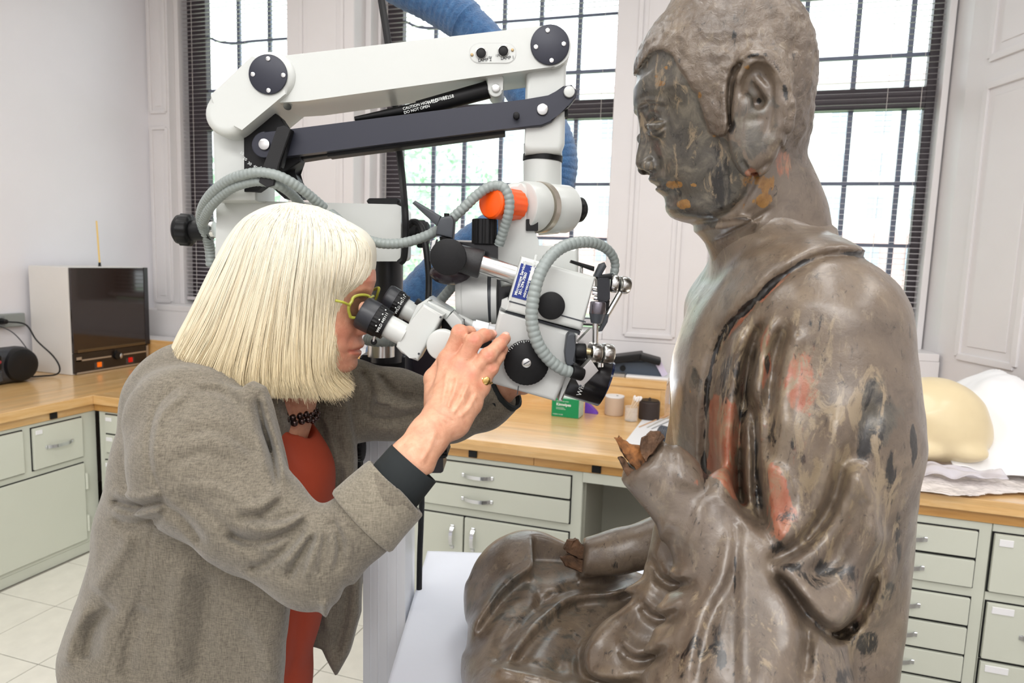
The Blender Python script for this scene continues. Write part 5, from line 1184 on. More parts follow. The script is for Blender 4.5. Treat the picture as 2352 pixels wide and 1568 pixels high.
plate([(1222, 612), (1229, 614), (1220, 645), (1213, 643)], .8936, .0006, 'date_square', M_PAPER, 0, parent=bu)
plate([(1152, 690), (1166, 684), (1170, 700), (1160, 712), (1150, 706)], .90, .03, 'hinge_block', M_MW2, .002)
disc_px(1265, 701, .895, 31, .012, 'focus_cap', M_RUB, seg=48)
lowb = plate([(1146, 714), (1160, 720), (1328, 768), (1318, 830), (1276, 923), (1128, 881), (1126, 800)], .89, .115, 'lower_body', M_MW2, .006, seg=3)
plate([(1312, 835), (1300, 850), (1282, 920), (1292, 922), (1310, 858), (1322, 842)], .90, .09, 'objective_mount', M_MW2, .003)
plate([(1161, 713), (1334, 761), (1331, 770), (1160, 722)], .905, .09, 'body_gap', M_DGREY, .001)
c_ = L(1209, 831, .89); r = 51*.89/FPX
zd = MB().lathe(c_-VX*.012, VX, [(0, r*.93), (.0015, r), (.012, r)], 144, rmod=lambda t_, th: 1+(.018*abs(math.sin(18*th)) if t_ > .001 else 0)).build('zoom_dial', M_RUB, MS)
disc_px(1209, 833, .877, 10.5, .0012, 'dial_screw', M_STEEL, zd); plate([(1202, 836), (1216, 828), (1217, 830), (1203, 838)], .8752, .0008, 'screw_slot', M_DGREY, 0, parent=zd)
for i in range(15):
    a = math.radians(-58-i*6.5); x0, y0 = 1209+44*math.cos(a), 831+44*math.sin(a); x1, y1 = 1209+49*math.cos(a), 831+49*math.sin(a)
    if i % 3: x0, y0 = 1209+46.5*math.cos(a), 831+46.5*math.sin(a)
    n_ = (-math.sin(a)*.7, math.cos(a)*.7); plate([(x0+n_[0], y0+n_[1]), (x1+n_[0], y1+n_[1]), (x1-n_[0], y1-n_[1]), (x0-n_[0], y0-n_[1])], .8775, .0006, 'scale_tick', M_INKW, 0, parent=zd, smooth=0)
plate([(1190, 886), (1192, 886), (1189, 906), (1187, 906)], .8895, .0008, 'index_line', M_INKD, 0, parent=lowb)
ob = rod_px((1300, 852, .945), (1389, 880, .945), 55, 'objective', mat('objective_black', srgb(20, 20, 24), .22), 56, bev=.002, seg=48)
rod_px((1386, 879, .945), (1391, 881, .945), 54, 'front_lens', mat('lens_glass', srgb(20, 30, 60), .05), parent=ob, seg=40)
oa = (L(1389, 880, .94)-L(1300, 852, .94)).normalized(); oy = Vector((-oa.z, 0, oa.x))
text_mesh('WILD', .0095, L(1334, 910, .9085), oy, -oa, 'maker_lettering', M_INKW, MS, parent=ob)
# binocular head
def eyepiece(a, b, c, v, sc, nm):
    p, q, e = L(a[0], a[1], v), L(b[0], b[1], v), L(c[0], c[1], v); ax = (q-p).normalized(); l = (q-p).length; k = sc
    o = MB().lathe(p, ax, [(0, .015*k), (.0005, .0185*k), (.004, .0200*k), (l*.52, .0197*k), (l*.53, .0185*k)], 40).build('eyecup', M_EYE, MS)
    g = MB().lathe(p+ax*l*.50, ax, [(0, .0190*k), (l*.22, .0190*k), (l*.24, .0183*k)], 96, rmod=lambda t_, th: 1+(.018*math.cos(26*th))).build('dioptre_ring', M_RUB, MS, parent=o)
    MB().lathe(p+ax*l*.72, ax, [(0, .0186*k), (l*.06, .0186*k), (l*.08, .0178*k), (l*.28, .0176*k)], 40).build('eyepiece_barrel', M_RUB, MS, parent=o)
    MB().lathe(p+ax*l*.98, ax, [(0, .0140*k), ((e-q).length+.001, .0136*k)], 40).build('eyepiece_tube', M_MW, MS, parent=o)
    side = Vector((-ax.z, 0, ax.x))
    for i in range(4):
        th = -1.1+i*.42; c_ = p+ax*l*.735+(-VX*math.cos(th)+side*math.sin(th)*-1)*.0187*k; MB().sphere(c_, .0011, seg=8, rings=6).build('white_dot', M_INKW, MS, parent=o)
    text_mesh('WILD 445111', .0052, p+ax*l*.90-VX*.0178*k-side*.011, side, -ax, 'maker_lettering', M_INKW, MS, parent=o)
    return o
e1 = eyepiece((829, 715), (890, 748), (930, 770), .915, 1.16, '')
e2 = eyepiece((884, 682), (928, 707), (965, 728), .985, 1.06, '')
MB().obox(L(888, 752, .903), (oa, VX, oy), (.003, .0008, .006), .0003, 1).build('index_mark', M_INKW, MS, parent=e1)
rod_px((862, 766, .92), (858, 784, .92), 3, 'clamp_screw', M_STEEL, seg=10); disc_px(860, 784, .925, 7, .006, 'thumb_screw', M_RUB)
plate([(972, 697), (1018, 724), (959, 830)]+[(940, 822), (920, 810), (909, 797), (912, 783), (938, 744)], .902, .052, 'prism_housing', M_MW, .004, seg=3)
screws(None, (), .9)
for x, y in ((1012, 728), (962, 812)): disc_px(x, y, .902, 2.6, .0008, 'screw', M_DGREY, None, 10, .0002)
plate([(985, 682), (1035, 712), (1000, 770), (955, 790), (950, 745), (965, 712)], .958, .052, 'prism_housing', M_MW2, .004, seg=3)
plate([(958, 700), (984, 684), (990, 688), (972, 700), (945, 740), (938, 742)], .945, .02, 'housing_web', M_MW, .002)
plate([(983, 690), (1037, 716), (1024, 736), (976, 706)], .94, .06, 'prism_cover', M_MW, .003)
plate([(951, 697), (958, 686), (967, 693), (960, 703)], .95, .02, 'side_lock', M_RUB, .002)
plate([(1015, 735), (1030, 715), (1066, 735), (1060, 760), (1095, 770), (1140, 775), (1140, 800), (1010, 800)], .95, .05, 'head_mount', M_RUB, .003)
plate([(1022, 735), (1040, 716), (1062, 738), (1062, 752), (1040, 758)], .925, .03, 'tilt_lug', M_MW2, .003)
disc_px(1018, 789, .90, 35, .018, 'tilt_knob', M_MW, seg=48, bev=.003)
rod_px((1018, 789, .90), (1018, 789, .955), 33, 'tilt_hub', M_MW2)
rod_px((1050, 728, .97), (1096, 752, .97), 10, 'clamp_arm', M_MW2, seg=16)
rod_px((1090, 748, .94), (1120, 756, .94), 15, 'tape_band', M_PAPER, seg=24); rod_px((1085, 747, .94), (1150, 765, .94), 12, 'acrylic_rod', mat('clear_acrylic', srgb(226, 228, 232), .08, alpha=.75), seg=20)
plate([(1115, 752), (1150, 760), (1150, 800), (1118, 795)], .955, .03, 'mount_plate', M_MW2, .003)
# light guide, clamps and joints at the front end
hose([(1404, 650, .94, 9), (1413, 610, .94, 9.5), (1402, 580, .93, 10.5), (1372, 560, .915, 12), (1335, 556, .90, 13), (1295, 566, .885, 13.5), (1262, 592, .872, 14), (1238, 634, .862, 14), (1224, 690, .858, 14.5), (1222, 742, .858, 14.5), (1236, 790, .86, 14.5), (1262, 826, .865, 14), (1292, 848, .87, 13.5), (1318, 856, .875, 13)], 13, 'light_guide', .0072, .14)
rod_px((1312, 852, .872), (1338, 860, .878), 16, 'guide_ferrule', M_RUB, seg=24, bev=.002)
plate([(1319, 866), (1357, 825), (1375, 851), (1334, 893)], .875, .022, 'guide_block', M_ALU, .001); disc_px(1333, 886, .875, 3, .001, 'screw', M_DGREY, None, 10, .0002)
plate([(1326, 786), (1358, 753), (1366, 766), (1368, 800), (1340, 806)], .90, .02, 'guide_bar', M_ALU, .001)
plate(arc(1313, 776, 12, 200, 330)+[(1322, 800), (1322, 830)]+arc(1310, 830, 11, 20, 160)+[(1297, 810)], .872, .026, 'wing_knob', M_DGREY, .004)
rod_px((1320, 806, .885), (1346, 806, .885), 18, 'knob_hub', M_RUB, bev=.002); rod_px((1344, 806, .89), (1356, 808, .89), 8, 'spacer', mat('brass', srgb(196, 180, 140), .3, .9))
rod_px((1352, 809, .895), (1378, 811, .90), 24, 'swivel_clamp', M_STEEL, bev=.004, seg=32); rod_px((1380, 811, .90), (1406, 813, .905), 24, 'swivel_clamp', M_STEEL, bev=.004, seg=32)
rod_px((1367, 792, .90), (1368, 735, .90), 7, 'steel_link', M_STEEL); rod_px((1378, 832, .90), (1378, 842, .90), 8, 'steel_link', M_STEEL)
rod_px((1370, 742, .895), (1372, 720, .895), 13, 'joint_cone', M_DGREY, 19); rod_px((1372, 722, .895), (1374, 692, .895), 19, 'joint_sleeve', mat('gun_metal', srgb(120, 116, 124), .25, .9), 18, bev=.002)
plate(rrect(1372, 638, 1401, 692, 5), .905, .03, 'arm_block', mat('gloss_arm', srgb(26, 28, 34), .2), .004)
plate([(1386, 690), (1401, 690), (1398, 716), (1388, 722)], .91, .02, 'arm_block', M_RUB, .002)
plate([(1364, 636), (1378, 606), (1390, 602), (1394, 612), (1378, 640)], .92, .02, 'wing_lever', M_DGREY, .004)
plate([(1376, 632), (1410, 628), (1405, 640), (1378, 644)], .92, .03, 'guide_socket', M_RUB, .002)
plate([(1310, 603), (1313, 597), (1366, 612), (1365, 623)], .93, .02, 'thumb_bar', M_RUB, .003); rod_px((1335, 612, .94), (1335, 628, .94), 4, 'thumb_stem', M_STEEL, seg=10)
for i in range(3): rod_px((1358+3*i, 660+12*i, .91), (1370+3*i, 662+12*i, .91), 5, 'steel_pin', M_STEEL, seg=10)
rod_px((1402, 650, .915), (1420, 652, .915), 21, 'upper_swivel', M_STEEL, bev=.003, seg=28); rod_px((1422, 653, .915), (1444, 656, .92), 20, 'upper_swivel', M_STEEL, bev=.004, seg=28)
rod_px((1424, 672, .915), (1392, 728, .905), 6, 'steel_link', M_STEEL)
plate([(1386, 724), (1400, 720), (1396, 740), (1384, 760), (1376, 762)], .90, .012, 'lock_lever', M_DGREY, .002)
# hoses and cables
hose([(485, 610, 1.17), (480, 560, 1.16), (462, 500, 1.11), (480, 452, 1.06), (525, 414, 1.03), (575, 398, 1.015), (610, 397, 1.012), (650, 408, 1.014), (695, 436, 1.03), (745, 478, 1.06)], 11, 'grey_conduit', .0068)
hose([(463, 515, 1.12), (484, 474, 1.07), (525, 436, 1.04), (575, 418, 1.025), (612, 418, 1.022), (645, 428, 1.03), (676, 452, 1.06), (700, 485, 1.09)], 10.5, 'grey_conduit', .0068)
hose([(760, 490, 1.06), (815, 535, 1.02), (862, 556, 1.0), (915, 559, .99), (968, 546, .985), (1015, 522, .98), (1058, 484, .975), (1098, 446, .972), (1128, 428, .97), (1155, 430, .968), (1169, 455, .967), (1168, 490, .97), (1158, 525, .98), (1146, 562, .99)], 11, 'grey_conduit', .0068)
hose([(1000, 705, 1.04), (1022, 678, 1.03), (1055, 640, 1.02), (1072, 622, 1.03)], 11, 'grey_conduit', .0068)
def cable(pts, rpx, name='cable', fr=None, mt=None):
    q = catmull([L(*p) for p in pts], 10); return MB().tube(q, [rpx*p.y/FPX for p in q], 10).build(name, mt or M_RUB, fr or MS)
cable([(918, 604, 1.08), (928, 590, 1.08), (931, 540, 1.08), (930, 480, 1.085), (923, 400, 1.14), (915, 330, 1.16), (907, 240, 1.16), (893, 110, 1.18), (876, 0, 1.2), (868, -60, 1.2), (850, -500, 1.22), (848, -1400, 1.22)], 8, 'power_cable')
cable([(936, 520, 1.10), (950, 509, 1.10), (966, 520, 1.09), (977, 560, 1.08), (984, 620, 1.07), (985, 660, 1.06), (983, 700, 1.04)], 7.5, 'lamp_cable')
knob((836, 1030, 1.2), (812, 1030, 1.2), 30, 'side_knob', 20)
plate([(806, 1005), (822, 1000), (830, 1095), (812, 1098)], 1.25, .05, 'drive_box', M_RUB, .003)
plate(rrect(950, 1010, 1026, 1052, 4), 1.18, .06, 'brake_grip', M_RUB, .003)
for i in range(5): plate([(985, 1013+8*i), (1027, 1013+8*i), (1027, 1017+8*i), (985, 1017+8*i)], 1.176, .066, 'grip_rib', M_RUB, .001)
plate(rrect(946, 1048, 1018, 1086, 5), 1.19, .06, 'control_box', mat('control_black', srgb(34, 30, 38), .35), .003)
cable([(955, 1080, 1.2), (968, 1130, 1.24), (967, 1200, 1.28), (964, 1280, 1.30), (962, 1400, 1.31), (958, 1600, 1.32), (940, 1900, 1.33)], 7, 'mains_cable')
plate([(930, 1360), (937, 1375), (936, 1420), (930, 1425)], 1.3, .05, 'column_bracket', M_RUB, .002)
# the lamp that lights the statue's chest: the microscope's own illuminator
lp = bpy.data.lights.new('microscope_lamp', 'SPOT'); lp.energy = 11; lp.spot_size = math.radians(70); lp.spot_blend = 1.0; lp.shadow_soft_size = .02; lp.color = (.80, .90, 1.0)
lo_ = bpy.data.objects.new('microscope_lamp', lp); COL.objects.link(lo_); lo_['kind'] = 'helper'
a = l2w(L(1398, 880, .965)); b_ = l2w(L(1545, 840, .93)); lo_.location = a; lo_.rotation_euler = (b_-a).to_track_quat('-Z', 'Y').to_euler()
# ------------------------------------------------------------------ blue extraction duct
m = bpy.data.materials.new('blue_duct_fabric'); m.use_nodes = True; t = NT(m); M_DUCT = m
co = t.coord(); t.link(t.ramp(t.noise(60, 5, .7, .3, co), [(.3, srgb(34, 74, 118)), (.7, srgb(64, 112, 160))]), t.bsdf.inputs['Base Color']); t.bsdf.inputs['Roughness'].default_value = .9; t.bsdf.inputs['Sheen Weight'].default_value = .4
t.bump(t.noise(240, 4, .7, 0, co), .8, .004)
q = catmull([L(x, y, v) for x, y, v in ((300, -420, 1.75), (640, -230, 1.70), (820, -110, 1.65), (905, -45, 1.63), (1000, 5, 1.62), (1075, 55, 1.6), (1150, 135, 1.58), (1215, 225, 1.56), (1268, 310, 1.55), (1283, 385, 1.55), (1255, 450, 1.55), (1170, 505, 1.55), (1080, 565, 1.55), (980, 650, 1.55), (900, 760, 1.56), (860, 900, 1.6))], 22)
D_ = Frame('extraction_duct', q[-1], local=True, label='thick blue flexible extraction duct curving behind the microscope arm', cat='duct')
rs = [(.046+.002*abs(math.sin(i*.9)))*(1.0 if i < 110 else .9) for i in range(len(q))]
MB().tube(q, rs, 28).build('sleeve', M_DUCT, D_)
# ================================================================== the woman at the eyepieces
m = bpy.data.materials.new('skin'); m.use_nodes = True; t = NT(m); M_SKIN = m
co = t.coord(); A = t.node('ShaderNodeVertexColor'); A.layer_name = 'tone'; sa = t.node('ShaderNodeSeparateColor'); t.link(A.outputs[0], sa.inputs[0])
c = t.ramp(t.noise(60, 5, .6, .3, co), [(.3, srgb(196, 140, 112)), (.55, srgb(214, 160, 130)), (.75, srgb(224, 174, 146))])
c = t.mix(sa.outputs[0], c, srgb(200, 108, 88)); c = t.mix(sa.outputs[1], c, srgb(162, 108, 82))
c = t.mix(t.ramp(t.noise(230, 2, .5, 0, co), [(.70, 0), (.76, .35)]), c, srgb(160, 104, 76))
t.link(c, t.bsdf.inputs['Base Color']); t.bsdf.inputs['Roughness'].default_value = .46; t.bsdf.inputs['Subsurface Weight'].default_value = .12
t.bsdf.inputs['Subsurface Radius'].default_value = (.008, .003, .0015); t.bsdf.inputs['Subsurface Scale'].default_value = 1.0
t.bump(t.noise(420, 4, .65, .4, co), .5, .0010)
def knit(name, lo, hi, scale=1.0, fib=True):
    m = bpy.data.materials.new(name); m.use_nodes = True; t = NT(m)
    co = t.coord((140, 140, 900), (0, .5, .2)); co2 = t.coord((900, 300, 120), (.2, .4, 0))
    n = t.math('ADD', t.math('MULTIPLY', t.noise(1.0, 4, .65, 0, co), .5), t.math('MULTIPLY', t.noise(1.0, 4, .65, 0, co2), .5))
    big = t.noise(9, 4, .6, .2, t.coord())
    c = t.ramp(n, [(.36, lo), (.64, hi)]); c = t.mix(t.ramp(big, [(.35, .10), (.65, 0)]), c, (0.02, 0.018, 0.015, 1))
    t.link(c, t.bsdf.inputs['Base Color']); t.bsdf.inputs['Roughness'].default_value = .95; t.bsdf.inputs['Specular IOR Level'].default_value = .15; t.bsdf.inputs['Sheen Weight'].default_value = .25
    t.bump(n, .3, .0015); return m
M_JACK = knit('heather_grey_knit', srgb(88, 82, 72), srgb(134, 126, 112))
M_SHIRT = mat('rust_jersey', srgb(150, 52, 22), .75, bump=.15, bscale=700, bdist=.0006)
M_CUFFB = mat('black_jersey', srgb(20, 26, 28), .85)
M_TROU = mat('dark_trousers', srgb(24, 24, 30), .85)
VW = .95
pb = (-.47, VW, 0)
PE = Frame('person', pb, local=True, label='woman with a white blonde bob in a grey cardigan bending over the microscope eyepieces', cat='person')
def W(pts, d=VW): return [L(p[0], p[1], p[2] if len(p) > 2 else d) for p in pts]
# ------------------------------------------------------------------ skin: head and neck
SH = Field((-.40, .855, 1.12), (-.165, 1.045, 1.56), .0022)
def rr(pts, v=VW):
    o = sorted((L(x, y, v).z, L(x, y, v).x) for y, x in pts); return np.array(o)
fm_ = rr(((540, 822), (560, 838), (600, 853), (625, 860), (645, 861), (665, 856), (685, 850), (700, 851), (720, 855), (740, 855), (750, 852), (757, 848), (762, 842), (766, 834), (771, 829), (780, 832), (787, 836), (793, 836), (798, 832), (801, 827), (804, 826), (808, 829), (814, 828), (820, 823), (828, 820), (838, 820), (846, 816), (852, 807), (857, 794)))
fs_ = rr(((540, 820), (560, 836), (600, 850), (625, 857), (645, 857), (665, 849), (685, 835), (700, 829), (720, 828), (740, 828), (757, 827), (771, 824), (787, 824), (798, 820), (804, 818), (814, 817), (828, 812), (838, 811), (846, 806), (852, 797), (857, 786)))
fw_ = np.array(sorted((L(830, y, VW).z, w) for y, w in ((540, .05), (645, .03), (680, .012), (700, .010), (730, .012), (755, .016), (766, .014), (775, .014), (790, .021), (804, .021), (816, .02), (838, .024), (857, .03))))
fb_ = rr(((540, 700), (700, 716), (760, 712), (800, 708), (830, 712), (857, 728)))
fh_ = np.array(sorted((L(760, y, VW).z, w) for y, w in ((540, .052), (600, .062), (660, .067), (720, .070), (760, .066), (790, .060), (815, .052), (838, .043), (857, .034))))
def wface(X, Y, Z):
    z = Z[0, 0]; g = lambda T: np.interp(z, T[:, 0], T[:, 1])[None, None, :]
    s_ = g(fs_)-np.maximum(np.abs(Y-VW)-.018, 0)**2/(2*.055); f = s_+(g(fm_)-s_)*np.exp(-(np.abs(Y-VW)/(g(fw_)*.95))**2.5)
    c = (f+g(fb_))/2; a = np.maximum((f-g(fb_))/2, .001); r = ((np.abs(X-c)/a)**2.3+(np.abs(Y-VW)/g(fh_))**2.3)**(1/2.3)
    return np.maximum(np.maximum((r-1)*np.minimum(a, g(fh_)), fm_[0, 0]-Z), Z-fm_[-1, 0])
SH.op(wface, (-.4, .85, 1.15), (-.16, 1.05, 1.56), .003)
SH.ell(L(690, 650, VW), (.086, .064, .092), .012)
SH.chain(W([(675, 800), (652, 870), (634, 945), (612, 1010)]), [.050, .046, .047, .056], .012)
SH.cap(L(735, 835, VW-.035), L(700, 780, VW-.05), .02, .022, .02); SH.cap(L(735, 835, VW+.035), L(700, 780, VW+.05), .02, .022, .02)
for sg in (-1, 1):
    SH.ell(L(833, 758, VW+sg*.012), (.009, .007, .007), .005); SH.ell(L(836, 768, VW+sg*.0075), (.004, .0035, .003), .003, cut=True)
    SH.ell(L(842, 702, VW+sg*.031), (.012, .019, .011), .008, cut=True); SH.ell(L(826, 706, VW+sg*.030), (.0115, .0115, .0115), .004)
relief(SH, [([(828, 802), (815, 804), (801, 806)], -.0024, 2.6), ([(833, 793), (822, 797), (806, 802)], .0012, 4), ([(830, 811), (818, 813), (806, 811)], .0016, 4.5), ([(823, 821), (810, 822)], -.0016, 5),
    ([(818, 762), (806, 776), (798, 795)], -.0016, 6), ([(800, 806), (796, 820)], -.0008, 5), ([(855, 668), (838, 664), (815, 666)], .0016, 6), ([(700, 935), (690, 900), (700, 870)], -.003, 8), ([(655, 910), (672, 950)], .002, 7), ([(620, 905), (660, 925), (690, 920)], -.0012, 4)], [], .008)
me_h, Ph = SH.mesh('head_neck', pb, M_SKIN)
# ------------------------------------------------------------------ skin: forearm and hand (near), with separate bent fingers
HD = Field((-.20, .70, 1.19), (.02, .93, 1.47), .0017)
HD.chain([L(900, 1120, .735), L(942, 1062, .748), L(985, 1000, .768), L(1018, 955, .786)], [.028, .0255, .0225, .0225], .01, sv=.88)
WR = [L(1003, 950, .795), L(1022, 962, .785), L(1042, 972, .782)]
MCP = [(1030, 826, .842), (1058, 842, .828), (1082, 860, .824), (1102, 886, .826)]
HD.chain([L(1012, 958, .792), L(1022, 905, .812), L(*MCP[0])], [.020, .0165, .0115], .012, sv=.85)
HD.chain([L(1022, 960, .786), L(1042, 905, .804), L(*MCP[1])], [.020, .017, .0115], .012, sv=.85)
HD.chain([L(1034, 964, .784), L(1062, 912, .802), L(*MCP[2])], [.020, .0165, .0112], .012, sv=.85)
HD.chain([L(1044, 966, .786), L(1078, 925, .806), L(*MCP[3])], [.0185, .0155, .0108], .012, sv=.85)
FING = [  # MCP, PIP, DIP, tip
    ([MCP[0], (1056, 764, .838), (1078, 764, .862), (1088, 778, .884)], [.0108, .0098, .0083, .0072]),
    ([MCP[1], (1088, 783, .826), (1112, 770, .850), (1127, 769, .874)], [.0108, .0098, .0084, .0074]),
    ([MCP[2], (1122, 816, .822), (1147, 791, .845), (1160, 777, .868)], [.0105, .0095, .0083, .0076]),
    ([MCP[3], (1128, 845, .826), (1146, 818, .846), (1156, 802, .866)], [.0098, .0086, .0075, .0066])]
for q, r in FING:
    P3 = [L(*p) for p in q]
    HD.chain(P3[:2], r[:2], .006); HD.chain(P3[1:], r[1:], .0022)
    HD.ell(P3[1], (r[1]*1.03,)*3, .004)
for p in MCP: HD.ell(L(p[0]-1, p[1]+3, p[2]-.001), (.0122, .011, .0122), .008)
HD.chain([L(1005, 930, .815), L(1000, 870, .855), L(1022, 830, .885), L(1045, 815, .905)], [.017, .0145, .011, .009], .008)
tend = [([(1028, 850), (1022, 890), (1016, 930)], .0013, 5), ([(1052, 862), (1040, 905), (1028, 940)], .0014, 5), ([(1076, 880), (1058, 920), (1040, 950)], .0014, 5), ([(1094, 905), (1074, 940), (1054, 958)], .0011, 5),
    ([(1042, 866), (1032, 910)], -.0012, 6), ([(1066, 880), (1050, 925)], -.0012, 6), ([(1086, 900), (1068, 938)], -.0010, 6),
    ([(985, 945), (1005, 962), (1030, 975)], -.0008, 2.4), ([(990, 936), (1012, 953), (1044, 968)], -.0008, 2.4), ([(978, 955), (1000, 972), (1022, 984)], -.0006, 2.4), ([(1000, 990), (985, 1030), (968, 1060)], .0012, 6),
    ([(1035, 905), (1030, 930), (1044, 950)], .0007, 2.5), ([(1060, 900), (1068, 925)], .0007, 2.5)]
for (a, b_) in (((1042, 756), (1062, 748)), ((1076, 768), (1096, 776)), ((1112, 800), (1126, 822)), ((1118, 834), (1138, 848))):
    n_ = (b_[1]-a[1], a[0]-b_[0]); l_ = math.hypot(*n_); n_ = (n_[0]/l_*4, n_[1]/l_*4)
    for k in (-1, 0, 1): tend.append(([(a[0]+n_[0]*k*.8, a[1]+n_[1]*k*.8), (b_[0]+n_[0]*k*.8, b_[1]+n_[1]*k*.8)], -.0007, 1.7))
tend = [(a, b_*1.7, w_) for a, b_, w_ in tend]
relief(HD, tend, [], .008, .87)
me_f, Pf = HD.mesh('hand', pb, M_SKIN)
# far hand on the hidden side of the optical body
FH = Field((-.09, .98, 1.17), (.08, 1.13, 1.36), .0026)
FH.chain([L(1140, 905, 1.06), L(1165, 880, 1.055)], [.026, .024], .01)
for dx, dy, dv in ((0, 0, -.02), (10, 8, -.035), (18, 22, -.038), (22, 38, -.036)):
    FH.chain([L(1160, 882, 1.055), L(1180+dx, 850+dy, 1.05), L(1210+dx, 815+dy, 1.035), L(1225+dx, 800+dy, 1.035+dv*.6)], [.018, .012, .009, .0075], .006)
FH.chain([L(1150, 890, 1.045), L(1165, 850, 1.03), L(1180, 832, 1.015)], [.014, .0105, .008], .006)
me_g, Pg = FH.mesh('far_hand', pb, M_SKIN)
# hidden torso core and arms, so that the body is whole under the clothes
TB = Field((-.60, .72, .80), (-.02, 1.20, 1.34), .010)
TB.chain(W([(590, 1010), (530, 1080), (500, 1230), (470, 1400), (440, 1560)]), [.045, .08, .085, .095, .105], .03, sv=1.25)
TB.chain(W([(440, 960, .83), (580, 1190, .735), (725, 1285, .71), (905, 1118, .737)]), [.05, .036, .032, .027], .02)
TB.chain(W([(740, 935, 1.09), (900, 930, 1.10), (1040, 945, 1.08), (1150, 903, 1.058)]), [.05, .036, .032, .026], .02)
me_t, Pt = TB.mesh('torso_core', pb, M_SKIN)
def join_meshes(name, mes, mt):
    bm = bmesh.new()
    for me in mes: bm.from_mesh(me)
    out = bpy.data.meshes.new(name); bm.to_mesh(out); bm.free(); out.shade_smooth(); out.materials.append(mt)
    for me in mes: bpy.data.meshes.remove(me)
    return out
body_me = join_meshes('body', [me_h, me_f, me_g, me_t], M_SKIN)
co_ = np.zeros(len(body_me.vertices)*3, np.float32); body_me.vertices.foreach_get('co', co_); Pall = co_.reshape(-1, 3)+np.array(pb)
px, py = project_l(Pall); tone = np.zeros((len(Pall), 3), np.float32)
for (x, y, r, a) in ((1056, 755, 16, .6), (1090, 778, 15, .65), (1122, 815, 14, .55), (1130, 846, 12, .5), (1058, 842, 18, .5), (1082, 860, 16, .45), (1030, 826, 16, .35), (1102, 886, 14, .35), (1158, 776, 12, .5), (1120, 765, 10, .55), (1155, 800, 9, .5), (1060, 800, 40, .2), (848, 640, 26, .55), (800, 775, 45, .45), (838, 758, 16, .55), (790, 820, 50, .3), (640, 905, 60, .35), (860, 600, 20, .3)):
    k = a*np.exp(-((px-x)**2+(py-y)**2)/r**2); ok = (Pall[:, 1] < .96); tone[:, 0] = np.maximum(tone[:, 0], k*ok)
d = seg_dist(px, py, [(833, 797), (820, 803), (803, 806)])[0]; d2 = seg_dist(px, py, [(829, 812), (815, 813), (803, 808)])[0]
lip = np.exp(-(d/4.5)**2)+np.exp(-(d2/4.5)**2); tone[:, 0] = np.maximum(tone[:, 0], np.clip(lip, 0, 1)*.8*(Pall[:, 1] > .86)*(px < 845))
tone[:, 1] = np.maximum(0, .35*np.exp(-((px-640)**2+(py-920)**2)/70**2)*(Pall[:, 1] < .95))
vcol(body_me, 'tone', tone)
body = link('body', body_me, PE.o)
M_NAIL = mat('fingernail', srgb(232, 176, 160), .25, coat=.3)
for (q, r), sx in zip(FING[1:], (1, 1, 1)):
    p3 = [L(*p) for p in q]; ax = (p3[3]-p3[2]).normalized(); up_ = (Vector((0, -1, 0))*.72+Vector((-ax.z, 0, ax.x))*.7); up_ = (up_-ax*up_.dot(ax)).normalized(); sd = ax.cross(up_)
    MB().sphere(p3[3]+up_*(r[3]*.72)+ax*.0006, .0056, (1.15, .9, .55), 14, 10, (ax, sd, up_)).build('fingernail', M_NAIL, PE, parent=body)
# ring on the little finger
p0, p1 = L(*MCP[3]), L(1128, 845, .826); ax = (p1-p0).normalized(); c_ = p0.lerp(p1, .42)
g_ = MB(); a_, b_, _ = basis(ax)
tor_ = [c_+(a_*math.cos(i*math.pi/16)+b_*math.sin(i*math.pi/16))*.0105 for i in range(33)]
g_.tube(tor_, .0016, 8)
M_GOLD = mat('gold', srgb(226, 190, 120), .22, 1.0)
rg = g_.build('signet_ring', M_GOLD, PE)
fd = (Vector((.35, -1, .05))-ax*Vector((.35, -1, .05)).dot(ax)).normalized(); MB().sphere(c_+fd*.0112, .0052, (1, 1.15, .42), 16, 10, (ax.cross(fd), ax, fd)).build('signet_face', M_GOLD, PE, parent=rg)
# ------------------------------------------------------------------ cardigan
JF = Field((-.72, .615, .72), (.06, 1.21, 1.33), .0031)
JF.chain(W([(455, 935, .945), (505, 1100, .95), (472, 1232, .95), (440, 1400, .95), (412, 1530, .95), (390, 1680, .95)]), [.092, .128, .122, .130, .142, .16], .05, sv=1.26)
JF.chain(W([(430, 905, .90), (560, 905, .90), (620, 930, .905)]), [.062, .052, .038], .03)
JF.chain(W([(440, 905, 1.0), (600, 900, 1.02), (700, 930, 1.05)]), [.06, .06, .06], .03)
# near sleeve
JF.chain(W([(428, 966, .822), (470, 1075, .775), (575, 1185, .738)]), [.070, .073, .060], .03)
JF.chain(W([(575, 1185, .738), (722, 1288, .708)]), [.060, .0485], .012)
JF.chain(W([(722, 1290, .708), (830, 1200, .724), (898, 1130, .739)]), [.046, .0375, .0335], .018)
